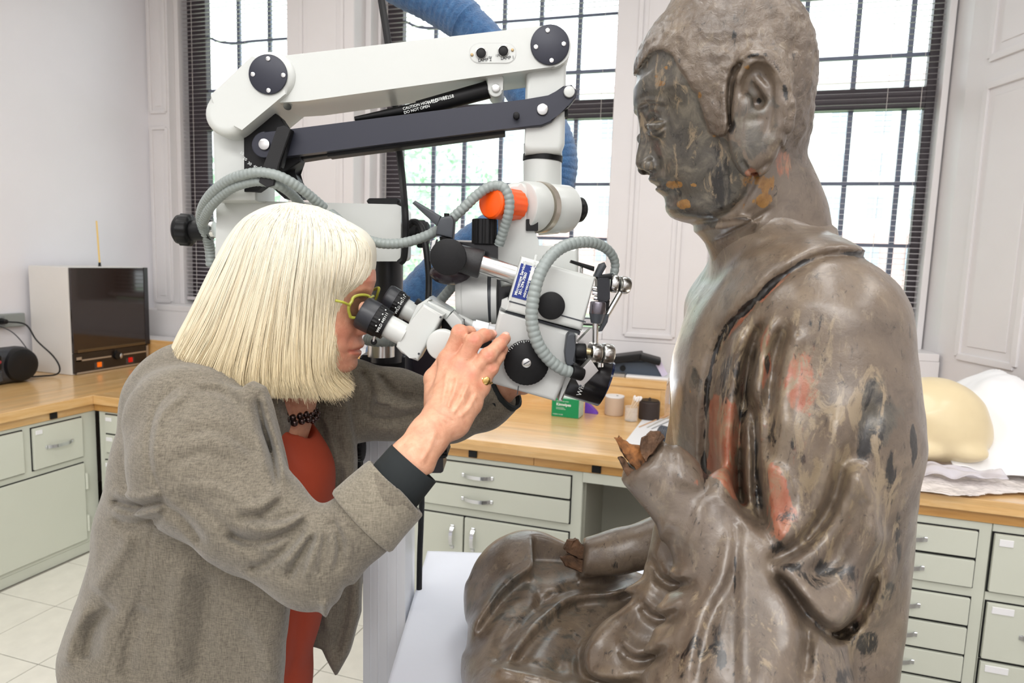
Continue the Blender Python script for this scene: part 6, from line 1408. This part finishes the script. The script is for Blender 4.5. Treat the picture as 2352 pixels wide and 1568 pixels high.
# far sleeve
JF.chain(W([(700, 940, 1.08), (800, 920, 1.10), (905, 928, 1.10), (1035, 950, 1.085)]), [.075, .066, .055, .046], .02)
JF.chain(W([(1035, 948, 1.085), (1110, 925, 1.07), (1145, 905, 1.06)]), [.046, .041, .038], .012)
def slab(poly, v0_, v1_, rnd, vref=None):
    pts2 = [L(x, y, vref or (v0_+v1_)/2) for x, y in poly]; us = [(p.x, p.z) for p in pts2]
    def fn(X, Y, Z):
        XX, ZZ = np.broadcast_arrays(X[:, 0, :], Z[:, 0, :]); d2 = poly_sd(XX, ZZ, us)[:, None, :]
        dv = np.abs(Y-(v0_+v1_)/2)-(v1_-v0_)/2
        q0, q1 = np.maximum(d2+rnd, 0), np.maximum(dv+rnd, 0)
        return np.sqrt(q0*q0+q1*q1)+np.minimum(np.maximum(d2+rnd, dv+rnd), 0)-rnd
    return fn, (min(u for u, _ in us), v0_, min(z for _, z in us)), (max(u for u, _ in us), v1_, max(z for _, z in us))
# open front: cut away right of the near edge, then hang the far front panel
fn, lo, hi = slab([(612, 900), (624, 950), (638, 1020), (656, 1095), (690, 1185), (700, 1300), (704, 1380), (696, 1480), (688, 1600), (684, 1900), (1000, 1900), (1000, 1330), (1000, 985), (800, 985), (760, 905)], .79, 1.045, .004, .85)
JF.op(fn, lo, hi, .006, cut=True, m=.01)
fn, lo, hi = slab([(690, 925), (706, 985), (740, 1050), (764, 1115), (772, 1180), (745, 1290), (722, 1380), (700, 1470), (742, 1482), (776, 1545), (802, 1500), (828, 1410), (832, 1320), (822, 1180), (815, 1000), (800, 900)], 1.02, 1.065, .015)
JF.op(fn, lo, hi, .012)
fn, lo, hi = slab([(560, 960), (575, 880), (604, 890), (620, 950), (634, 1020), (654, 1095), (668, 1200), (662, 1380), (652, 1480), (644, 1640), (420, 1640), (440, 1300), (500, 1100)], .795, .84, .016)
JF.op(fn, lo, hi, .035)
# hem
hp, hq = L(112, 1506, .84), L(330, 1650, .84); hn = np.array([-(hq.z-hp.z), 0, hq.x-hp.x]); hn /= np.linalg.norm(hn); hn = -hn if hn[2] > 0 else hn
JF.op(lambda X, Y, Z: -((X-hp.x)*hn[0]+(Z-hp.z)*hn[2])+.006*np.sin(Y*38)+0*X, (-.8, .5, .6), (-.35, 1.3, 1.0), .004, cut=True, m=0)
# cuffs: turned back band and open end
def cyl_sdf(a, b, r, rnd=.003):
    a = np.array(a); b = np.array(b); ax = (b-a)/np.linalg.norm(b-a); h_ = np.linalg.norm(b-a)/2; c = (a+b)/2
    def fn(X, Y, Z):
        x, y, z = X-c[0], Y-c[1], Z-c[2]; tt = x*ax[0]+y*ax[1]+z*ax[2]; rad = np.sqrt(np.maximum(x*x+y*y+z*z-tt*tt, 0))
        d0, d1 = rad-r+rnd, np.abs(tt)-h_+rnd
        return np.sqrt(np.maximum(d0, 0)**2+np.maximum(d1, 0)**2)+np.minimum(np.maximum(d0, d1), 0)-rnd
    return fn
ca, cb = L(838, 1190, .726), L(909, 1119, .7405)
JF.op(cyl_sdf(ca, cb, .0432, .004), np.minimum(ca, cb)-.05, np.maximum(ca, cb)+.05, .002)
cd = (cb-ca).normalized()
JF.op(cyl_sdf(cb-cd*.012, cb+cd*.06, .036), np.minimum(cb, cb)-.05, np.maximum(cb, cb)+.08, .002, cut=True)
fa, fb = L(1132, 912, 1.064), L(1160, 897, 1.056); fd_ = (fb-fa).normalized()
JF.op(cyl_sdf(fb, fb+fd_*.08, .06), np.array(fb)-.06, np.array(fb)+.1, .002, cut=True)
J = [
    ([(700, 1200), (650, 1240), (600, 1262)], .005, 9), ([(712, 1222), (676, 1270), (648, 1300)], .006, 8), ([(728, 1230), (702, 1290), (694, 1325)], -.005, 8), ([(748, 1220), (742, 1280), (734, 1320)], -.006, 8), ([(762, 1215), (768, 1265), (760, 1305)], .005, 8), ([(775, 1195), (800, 1240), (800, 1290)], .004, 9), ([(690, 1178), (640, 1190), (590, 1190)], -.005, 7),
    ([(705, 1192), (665, 1225), (615, 1244), (560, 1240), (520, 1225)], -0.0119, 11), ([(700, 1180), (660, 1205), (610, 1216), (560, 1208)], 0.0085, 11),
    ([(700, 1215), (655, 1262), (610, 1296), (570, 1305)], -0.0085, 11), ([(722, 1225), (690, 1280), (660, 1330)], -0.0102, 11), ([(735, 1215), (718, 1270), (700, 1330)], 0.0068, 10),
    ([(760, 1190), (780, 1245), (770, 1310)], -0.0068, 12), ([(640, 1130), (600, 1160), (540, 1165)], 0.0068, 12), ([(645, 1150), (600, 1185), (550, 1190)], -0.0068, 8),
    ([(420, 1000), (470, 985), (530, 1000), (590, 1045)], -0.0051, 14), ([(400, 1060), (470, 1040), (540, 1065)], -0.0051, 14), ([(430, 1110), (500, 1120), (560, 1150)], 0.0051, 14), ([(410, 1140), (470, 1170), (540, 1230), (620, 1290)], -0.0051, 14),
    ([(415, 880), (362, 930), (342, 1010), (346, 1080), (378, 1150)], -0.0035, 5), ([(430, 900), (375, 950), (358, 1020), (362, 1085)], 0.0051, 10), ([(440, 895), (500, 900), (560, 940), (610, 1010)], -0.0024, 9), ([(450, 880), (520, 885), (580, 925)], 0.0027, 9),
    ([(262, 1128), (310, 1142), (370, 1132)], 0.0051, 9), ([(258, 1150), (310, 1163), (385, 1150)], -0.0082, 8), ([(256, 1172), (310, 1182), (375, 1170)], 0.0051, 9), ([(260, 1195), (310, 1205), (370, 1185)], -0.0051, 9), ([(370, 1160), (420, 1190), (470, 1250)], -0.0071, 12),
    ([(385, 1165), (348, 1230), (334, 1330), (300, 1420), (262, 1500), (240, 1568)], -0.0020, 3.5), ([(600, 1370), (565, 1450), (520, 1568)], -0.0020, 3.5),
    ([(300, 1230), (260, 1300), (215, 1360)], 0.0068, 20), ([(260, 1390), (220, 1440), (200, 1520)], -0.0102, 18), ([(200, 1390), (165, 1460), (150, 1530)], 0.0068, 16), ([(330, 1390), (300, 1480), (290, 1560)], -0.0085, 22), ([(420, 1300), (400, 1420), (390, 1560)], 0.0068, 26), ([(480, 1320), (470, 1440), (450, 1560)], -0.0085, 24), ([(560, 1400), (610, 1480), (620, 1560)], 0.0068, 22),
    ([(604, 905), (618, 960), (640, 1030), (654, 1110)], 0.0068, 8), ([(590, 915), (602, 970), (622, 1040), (638, 1120)], -0.0085, 7), ([(560, 920), (590, 1000), (610, 1090)], 0.0051, 12),
    ([(830, 850), (850, 900), (840, 960)], -0.0102, 10), ([(870, 860), (905, 900), (950, 915)], -0.0102, 9), ([(855, 915), (920, 935), (985, 930)], 0.0085, 11), ([(840, 960), (900, 965), (960, 950)], -0.0085, 10), ([(1060, 975), (1100, 955), (1140, 925)], -0.0068, 8), ([(1050, 955), (1090, 940), (1120, 915)], 0.0068, 8),
    ([(770, 1000), (780, 1060), (778, 1130)], -0.0102, 10), ([(740, 950), (765, 1010), (785, 1080)], 0.0085, 10), ([(800, 1340), (790, 1420), (770, 1500)], -0.0102, 12), ([(745, 1380), (752, 1450)], 0.0085, 10),
    ([(857, 1068), (900, 1098), (956, 1178)], 0.0015, 5), ([(800, 1128), (840, 1160), (882, 1238)], -0.0040, 5)]
relief(JF, J, [], .02)
idx, P = JF.band(.01); JF.D[idx] -= (.0030*(vnoise(P, 17, 21)-.5)+.0016*(vnoise(P, 40, 22)-.5)).astype(np.float32)
me, P = JF.mesh('cardigan', pb, M_JACK, 0)
link('cardigan', me, PE.o)
# turned-back cuff and black under-cuff
M_CUFFK = knit('heather_grey_knit_reverse', srgb(104, 98, 86), srgb(150, 142, 126))
l_ = (cb-ca).length
MB().lathe(ca-cd*.006, cd, [(0, .041), (.0006, .0455), (.004, .0468), (l_*.5, .0455), (l_, .0440), (l_+.005, .0432), (l_+.0065, .0415), (l_+.004, .0385), (l_*.7, .0375)], 56, rmod=lambda t_, th: 1+.02*math.sin(2*th+.4)+.008*math.sin(5*th+t_*90)).build('sleeve_cuff', M_CUFFK, PE, smooth=70)
q0, q1 = L(896, 1128, .739), L(950, 1064, .7495); dv_ = (q1-q0).normalized(); l_ = (q1-q0).length
MB().lathe(q0, dv_, [(0, .0345), (l_*.5, .0338), (l_, .0332), (l_+.0008, .0322), (l_*.9, .0300), (l_*.3, .028)], 40, rmod=lambda t_, th: 1+.03*math.sin(2*th+.6)).build('shirt_cuff', M_CUFFB, PE, smooth=60)
q0, q1 = L(1146, 906, 1.06), L(1166, 893, 1.054); dv_ = (q1-q0).normalized(); l_ = (q1-q0).length
MB().lathe(q0, dv_, [(0, .036), (l_, .035), (l_, .030), (0, .029)], 28).build('shirt_cuff', M_CUFFB, PE)
# shirt
SF = Field((-.46, .78, .70), (-.14, 1.11, 1.27), .0045)
SF.chain(W([(618, 985), (640, 1090), (640, 1230), (610, 1400), (570, 1580), (550, 1720)]), [.058, .068, .072, .075, .085, .10], .03, sv=1.25)
SF.ell(L(668, 1120, .95), (.048, .09, .06), .03)
SF.op(lambda X, Y, Z: d_cap(X, Y, Z, np.array(L(665, 880, .95)), np.array(L(650, 955, .95)), .062, .05, 1.0), np.array(L(650, 940, .95))-.1, np.array(L(650, 940, .95))+.1, .006, cut=True)
relief(SF, [([(640, 985), (668, 1005), (698, 1000)], .004, 5), ([(640, 1020), (680, 1080), (720, 1120)], -.003, 12), ([(650, 1090), (690, 1150), (730, 1160)], .003, 12), ([(690, 1390), (680, 1480), (660, 1560)], -.004, 9), ([(672, 1385), (660, 1470), (650, 1560)], .003, 9)], [], .015)
me, P = SF.mesh('shirt', pb, M_SHIRT, 1); link('shirt', me, PE.o)
# trousers
TF = Field((-.78, .74, .0), (-.20, 1.17, .86), .012)
for vv in (.86, 1.04):
    TF.chain([(-.47, vv, .80), (-.47, vv, .50), (-.50, vv, .06)], [.115, .075, .055], .04)
me, P = TF.mesh('trousers', pb, M_TROU, 1); link('trousers', me, PE.o)
for vv in (.86, 1.04):
    XF = Field((-.62, vv-.07, -.01), (-.30, vv+.07, .16), .008)
    XF.chain([(-.54, vv, .05), (-.46, vv, .055), (-.36, vv, .035)], [.042, .045, .032], .02); XF.cap((-.50, vv, .06), (-.50, vv, .11), .045, .05, .02)
    XF.op(lambda X, Y, Z: Z-.004+0*X+0*Y, (-.7, vv-.1, -.05), (-.2, vv+.1, .004), 0, cut=True, m=0)
    me, P = XF.mesh('shoe', pb, M_CUFFB); link('shoe', me, PE.o)
# necklace: rows of dark metal beads
M_BEAD = mat('gunmetal_bead', srgb(84, 70, 68), .2, .9)
nk = bpy.data.objects.new('necklace', None); COL.objects.link(nk); nk.parent = PE.o; nk['label'] = 'dark metal bead necklace'
bme = MB().sphere((0, 0, 0), .0052, seg=10, rings=7).mesh('bead'); bme.materials.append(M_BEAD)
for row in range(3):
    ce = L(636+2*row, 918+11*row, .95); nb = 30
    for i in range(nb):
        a = math.pi*(1.0+1.15*i/(nb-1)) if False else math.radians(150+250*i/(nb-1))
        R = .060+.003*row
        p = Vector((ce.x+R*.92*math.sin(a)*-1*0+R*math.cos(a)*.0, ce.y, ce.z))
        th = math.radians(-200+220*i/(nb-1))
        u = ce.x+.052*math.cos(th)*-1*0
        ang = 2*math.pi*i/nb
        p = Vector((ce.x+(.048+.003*row)*math.cos(ang), ce.y+(.050+.003*row)*math.sin(ang), ce.z-.010*math.cos(ang)+.002*math.sin(i*2.1)))
        o = link('bead', bme, nk); o.location = p-PE.base
# ------------------------------------------------------------------ spectacles
M_SPEC = mat('lime_acetate', srgb(166, 166, 62), .3); M_TINT = mat('tinted_lens', srgb(84, 64, 46), .08, alpha=.82)
sp = bpy.data.objects.new('spectacles', None); COL.objects.link(sp); sp.parent = PE.o; sp['label'] = 'lime green spectacles'
near = [(805, 728, .900), (801, 713, .896), (802, 702, .895), (808, 692, .897), (811, 684, .900), (819, 679, .905), (834, 677, .914), (848, 681, .924), (853, 694, .928), (852, 710, .928), (846, 722, .924), (830, 729, .914), (815, 730, .904)]
MB().tube(catmull([L(*p) for p in near+near[:1]], 4), .0021, 8).build('frame_rim', M_SPEC, PE, parent=sp)
b_ = MB(); b_._add([L(*p) for p in near], [tuple(range(len(near)))]); b_.build('lens', M_TINT, PE, parent=sp, smooth=0)
far = [(852, 690, 1.0), (848, 676, 1.0), (850, 668, 1.0), (860, 664, .995), (870, 661, .985), (868, 672, .985), (862, 688, .99), (856, 694, 1.0)]
MB().tube(catmull([L(*p) for p in far+far[:1]], 4), .0021, 8).build('frame_rim', M_SPEC, PE, parent=sp)
MB().tube(catmull([L(770, 690, .872), L(788, 694, .876), L(803, 701, .887)], 6), .0018, 8).build('temple_arm', M_SPEC, PE, parent=sp)
MB().tube(catmull([L(848, 684, .922), L(858, 680, .945), L(852, 678, .985)], 6), .0015, 8).build('bridge', M_SPEC, PE, parent=sp)
# ------------------------------------------------------------------ hair: a cap and strands laid over it
HS = Field((-.50, .825, 1.17), (-.16, 1.075, 1.54), .004)
hr = [(464, 655, 690, .012), (470, 628, 722, .035), (480, 600, 752, .052), (500, 566, 805, .070), (520, 546, 842, .080), (545, 528, 862, .086), (570, 514, 866, .090), (600, 499, 864, .094), (635, 482, 856, .097), (655, 473, 836, .098), (680, 462, 812, .099), (700, 452, 814, .100), (720, 442, 810, .101), (760, 420, 809, .103), (800, 402, 807, .105), (840, 402, 803, .106), (880, 420, 802, .105), (920, 460, 802, .10)]
hz = np.array(sorted((L(x0, y, VW).z, L(x0+8, y, VW).x, L(x1-4, y, VW).x, w) for y, x0, x1, w in hr))
def hairf(X, Y, Z):
    z = Z[0, 0]; g = lambda k: np.interp(z, hz[:, 0], hz[:, k])[None, None, :]
    c = (g(1)+g(2))/2; a = (g(2)-g(1))/2; w = g(3); r = ((np.abs(X-c)/a)**2.25+(np.abs(Y-VW)/w)**2.25)**(1/2.25)
    return np.maximum(np.maximum((r-1)*np.minimum(a, w), hz[0, 0]-Z), Z-hz[-1, 0])
HS.op(hairf, (-.5, .82, 1.17), (-.16, 1.08, 1.54), .002)
HEM = [(330, 690), (390, 812), (425, 832), (480, 852), (560, 870), (650, 884), (745, 890), (790, 872), (845, 850), (900, 700), (900, 380), (330, 380)]
def hemf(X, Y, Z):
    pts = [L(x, y, VW) for x, y in HEM]; XX, ZZ = np.broadcast_arrays(X[:, 0, :], Z[:, 0, :]); return -poly_sd(XX, ZZ, [(p.x, p.z) for p in pts])[:, None, :]+0*Y
HS.op(hemf, (-.5, .82, 1.17), (-.16, 1.08, 1.54), .004, cut=True)
HS.cap(L(660, 1010, .95), L(690, 790, .95), .055, .05, .012, cut=True)
m = bpy.data.materials.new('blonde_hair'); m.use_nodes = True; t = NT(m); M_HAIR = m
A = t.node('ShaderNodeVertexColor'); A.layer_name = 'strand'; t.link(A.outputs[0], t.bsdf.inputs['Base Color'])
t.bsdf.inputs['Roughness'].default_value = .42; t.bsdf.inputs['Specular IOR Level'].default_value = .35; t.bsdf.inputs['Anisotropic'].default_value = .3
hb_ = Frame  # noqa
me, P = HS.mesh('hair', pb, M_HAIR, 1)
px, py = project_l(P)
def hair_col(px, py, rnd):
    c0 = np.array(srgb(240, 235, 218)[:3]); c1 = np.array(srgb(240, 220, 174)[:3]); c2 = np.array(srgb(204, 172, 116)[:3])
    k = np.clip((py-560)/300, 0, 1)[:, None]*.7; c = c0*(1-k)+c1*k
    r = rnd[:, None]; c = np.where(r > .82, c*(1-.4*(r-.82)/.18)+c2*.4*(r-.82)/.18, c*(.96+.06*r)); return np.clip(c, 0, 1)
vcol(me, 'strand', hair_col(px, py, vnoise(P*np.array([1, 1, .12]), 160, 31))*.92)
hair = link('hair', me, PE.o)
G = [[(630, 474), (560, 505), (506, 600), (456, 700), (414, 782), (400, 812)], [(648, 469), (585, 515), (535, 640), (488, 760), (448, 832), (436, 850)], [(662, 467), (622, 530), (585, 660), (548, 780), (528, 856), (528, 880)], [(682, 467), (668, 540), (645, 660), (628, 780), (622, 862), (628, 898)],
     [(702, 469), (712, 540), (700, 660), (690, 780), (692, 860), (702, 904)], [(730, 474), (758, 550), (752, 660), (742, 780), (744, 860), (770, 906)], [(758, 486), (798, 560), (786, 660), (770, 770), (766, 850), (806, 890)], [(780, 496), (828, 558), (832, 605), (806, 655), (782, 700), (776, 760)], [(792, 503), (843, 556), (852, 596), (842, 640), (818, 668), (796, 688)]]
GN = np.array([[(p[0], p[1]) for p in spline2(g, 4)] for g in G])   # guides x points x 2
ns, npt = 9500, GN.shape[1]
rs_ = np.random.RandomState(3); s_ = rs_.rand(ns); s_ = np.clip(s_+.012*rs_.randn(ns), 0, .999)*(len(G)-1); i0 = s_.astype(int); f = (s_-i0)[:, None, None]
K = GN[i0]*(1-f)+GN[i0+1]*f
u = np.linspace(0, 1, npt)
lock = np.sin(s_*21)[:, None]; wav = (lock*7*u+np.sin(s_*60)[:, None]*3*u+rs_.randn(ns, 1)*4*u+1.5*np.sin(u*7+rs_.rand(ns, 1)*6)*u)
K[..., 0] += wav; K[..., 1] += (rs_.randn(ns, 1)*7*u**3)+6*u**3-rs_.rand(ns, 1)*12*(1-u)**2*0
end = 1-np.clip(rs_.rand(ns)*1.3-.9, 0, .35)[:, None, None]; start = (rs_.rand(ns)**2*.25)[:, None, None]
uu = (start+(end-start)*u[None, :, None])*(npt-1); k0 = np.clip(uu.astype(int), 0, npt-2); ff = uu-k0
K = np.take_along_axis(K, k0.repeat(2, 2), 1)*(1-ff)+np.take_along_axis(K, (k0+1).repeat(2, 2), 1)*ff
pts = K.reshape(-1, 2); dirs = np.stack([(pts[:, 0]-IW/2)/FPX, (pts[:, 1]-IH/2)/FPX, np.ones(len(pts))], 1) @ ML
def sample(F, Q):
    q = (Q-F.lo)/F.h; i = np.clip(np.floor(q).astype(int), 0, F.n-2); f = np.clip(q-i, 0, 1); r = 0
    for a in (0, 1):
        for b in (0, 1):
            for c in (0, 1): r = r+(f[:, 0] if a else 1-f[:, 0])*(f[:, 1] if b else 1-f[:, 1])*(f[:, 2] if c else 1-f[:, 2])*F.D[i[:, 0]+a, i[:, 1]+b, i[:, 2]+c]
    return r
vhit = np.full(len(pts), VW); done = np.zeros(len(pts), bool)
for v in np.linspace(.835, .955, 42):
    Q = dirs*(v/dirs[:, 1:2])+np.array([0, 0, HC]); h_ = (sample(HS, Q) < 0) & ~done; vhit[h_] = v; done |= h_
V = vhit.reshape(ns, npt); D_ok = done.reshape(ns, npt)
for j in range(1, npt): V[:, j] = np.where(D_ok[:, j], V[:, j], np.where(j > npt*.4, V[:, j-1], V[:, j]))
for _ in range(2): V[:, 1:-1] = (V[:, :-2]+2*V[:, 1:-1]+V[:, 2:])/4
V -= (.0012+rs_.rand(ns, 1)*.004)+(.0022*np.sin(s_*52+1.3)+.0022*np.sin(s_*33))[:, None]*np.linspace(.15, 1, npt)
Q = dirs*(V.reshape(-1, 1)/dirs[:, 1:2])+np.array([0, 0, HC]); Q = Q.reshape(ns, npt, 3)
rad = (.00055*(.6+.8*rs_.rand(ns, 1)))*np.clip(1.15-np.linspace(0, 1, npt)**4, .25, 1)
T = np.gradient(Q, axis=1); T /= np.linalg.norm(T, axis=2, keepdims=True)+1e-9
N1 = np.cross(T, np.array([0, -1.0, 0])); N1 /= np.linalg.norm(N1, axis=2, keepdims=True)+1e-9; N2 = np.cross(T, N1)
ring = np.stack([Q+(N1*math.cos(a)+N2*math.sin(a))*rad[..., None] for a in (0, 2.0944, 4.18879)], 2)   # ns, npt, 3, 3
vs = ring.reshape(-1, 3)-np.array(pb)
b0 = (np.arange(ns)[:, None, None]*npt+np.arange(npt-1)[None, :, None])*3; k = np.arange(3)[None, None, :]; k2 = (k+1) % 3
fc = np.stack([b0+k, b0+k2, b0+3+k2, b0+3+k], -1).reshape(-1, 4)
me = bpy.data.meshes.new('strands'); me.vertices.add(len(vs)); me.vertices.foreach_set('co', vs.astype(np.float32).ravel())
me.loops.add(fc.size); me.loops.foreach_set('vertex_index', fc.astype(np.int32).ravel()); me.polygons.add(len(fc)); me.polygons.foreach_set('loop_start', np.arange(0, fc.size, 4, dtype=np.int32)); me.update(calc_edges=True); me.shade_smooth()
vcol(me, 'strand', hair_col(np.repeat(pts[:, 0], 3), np.repeat(pts[:, 1], 3), np.repeat(np.repeat(rs_.rand(ns), npt), 3))); me.materials.append(M_HAIR)
st_ = link('strands', me, hair); st_['kind'] = 'stuff'
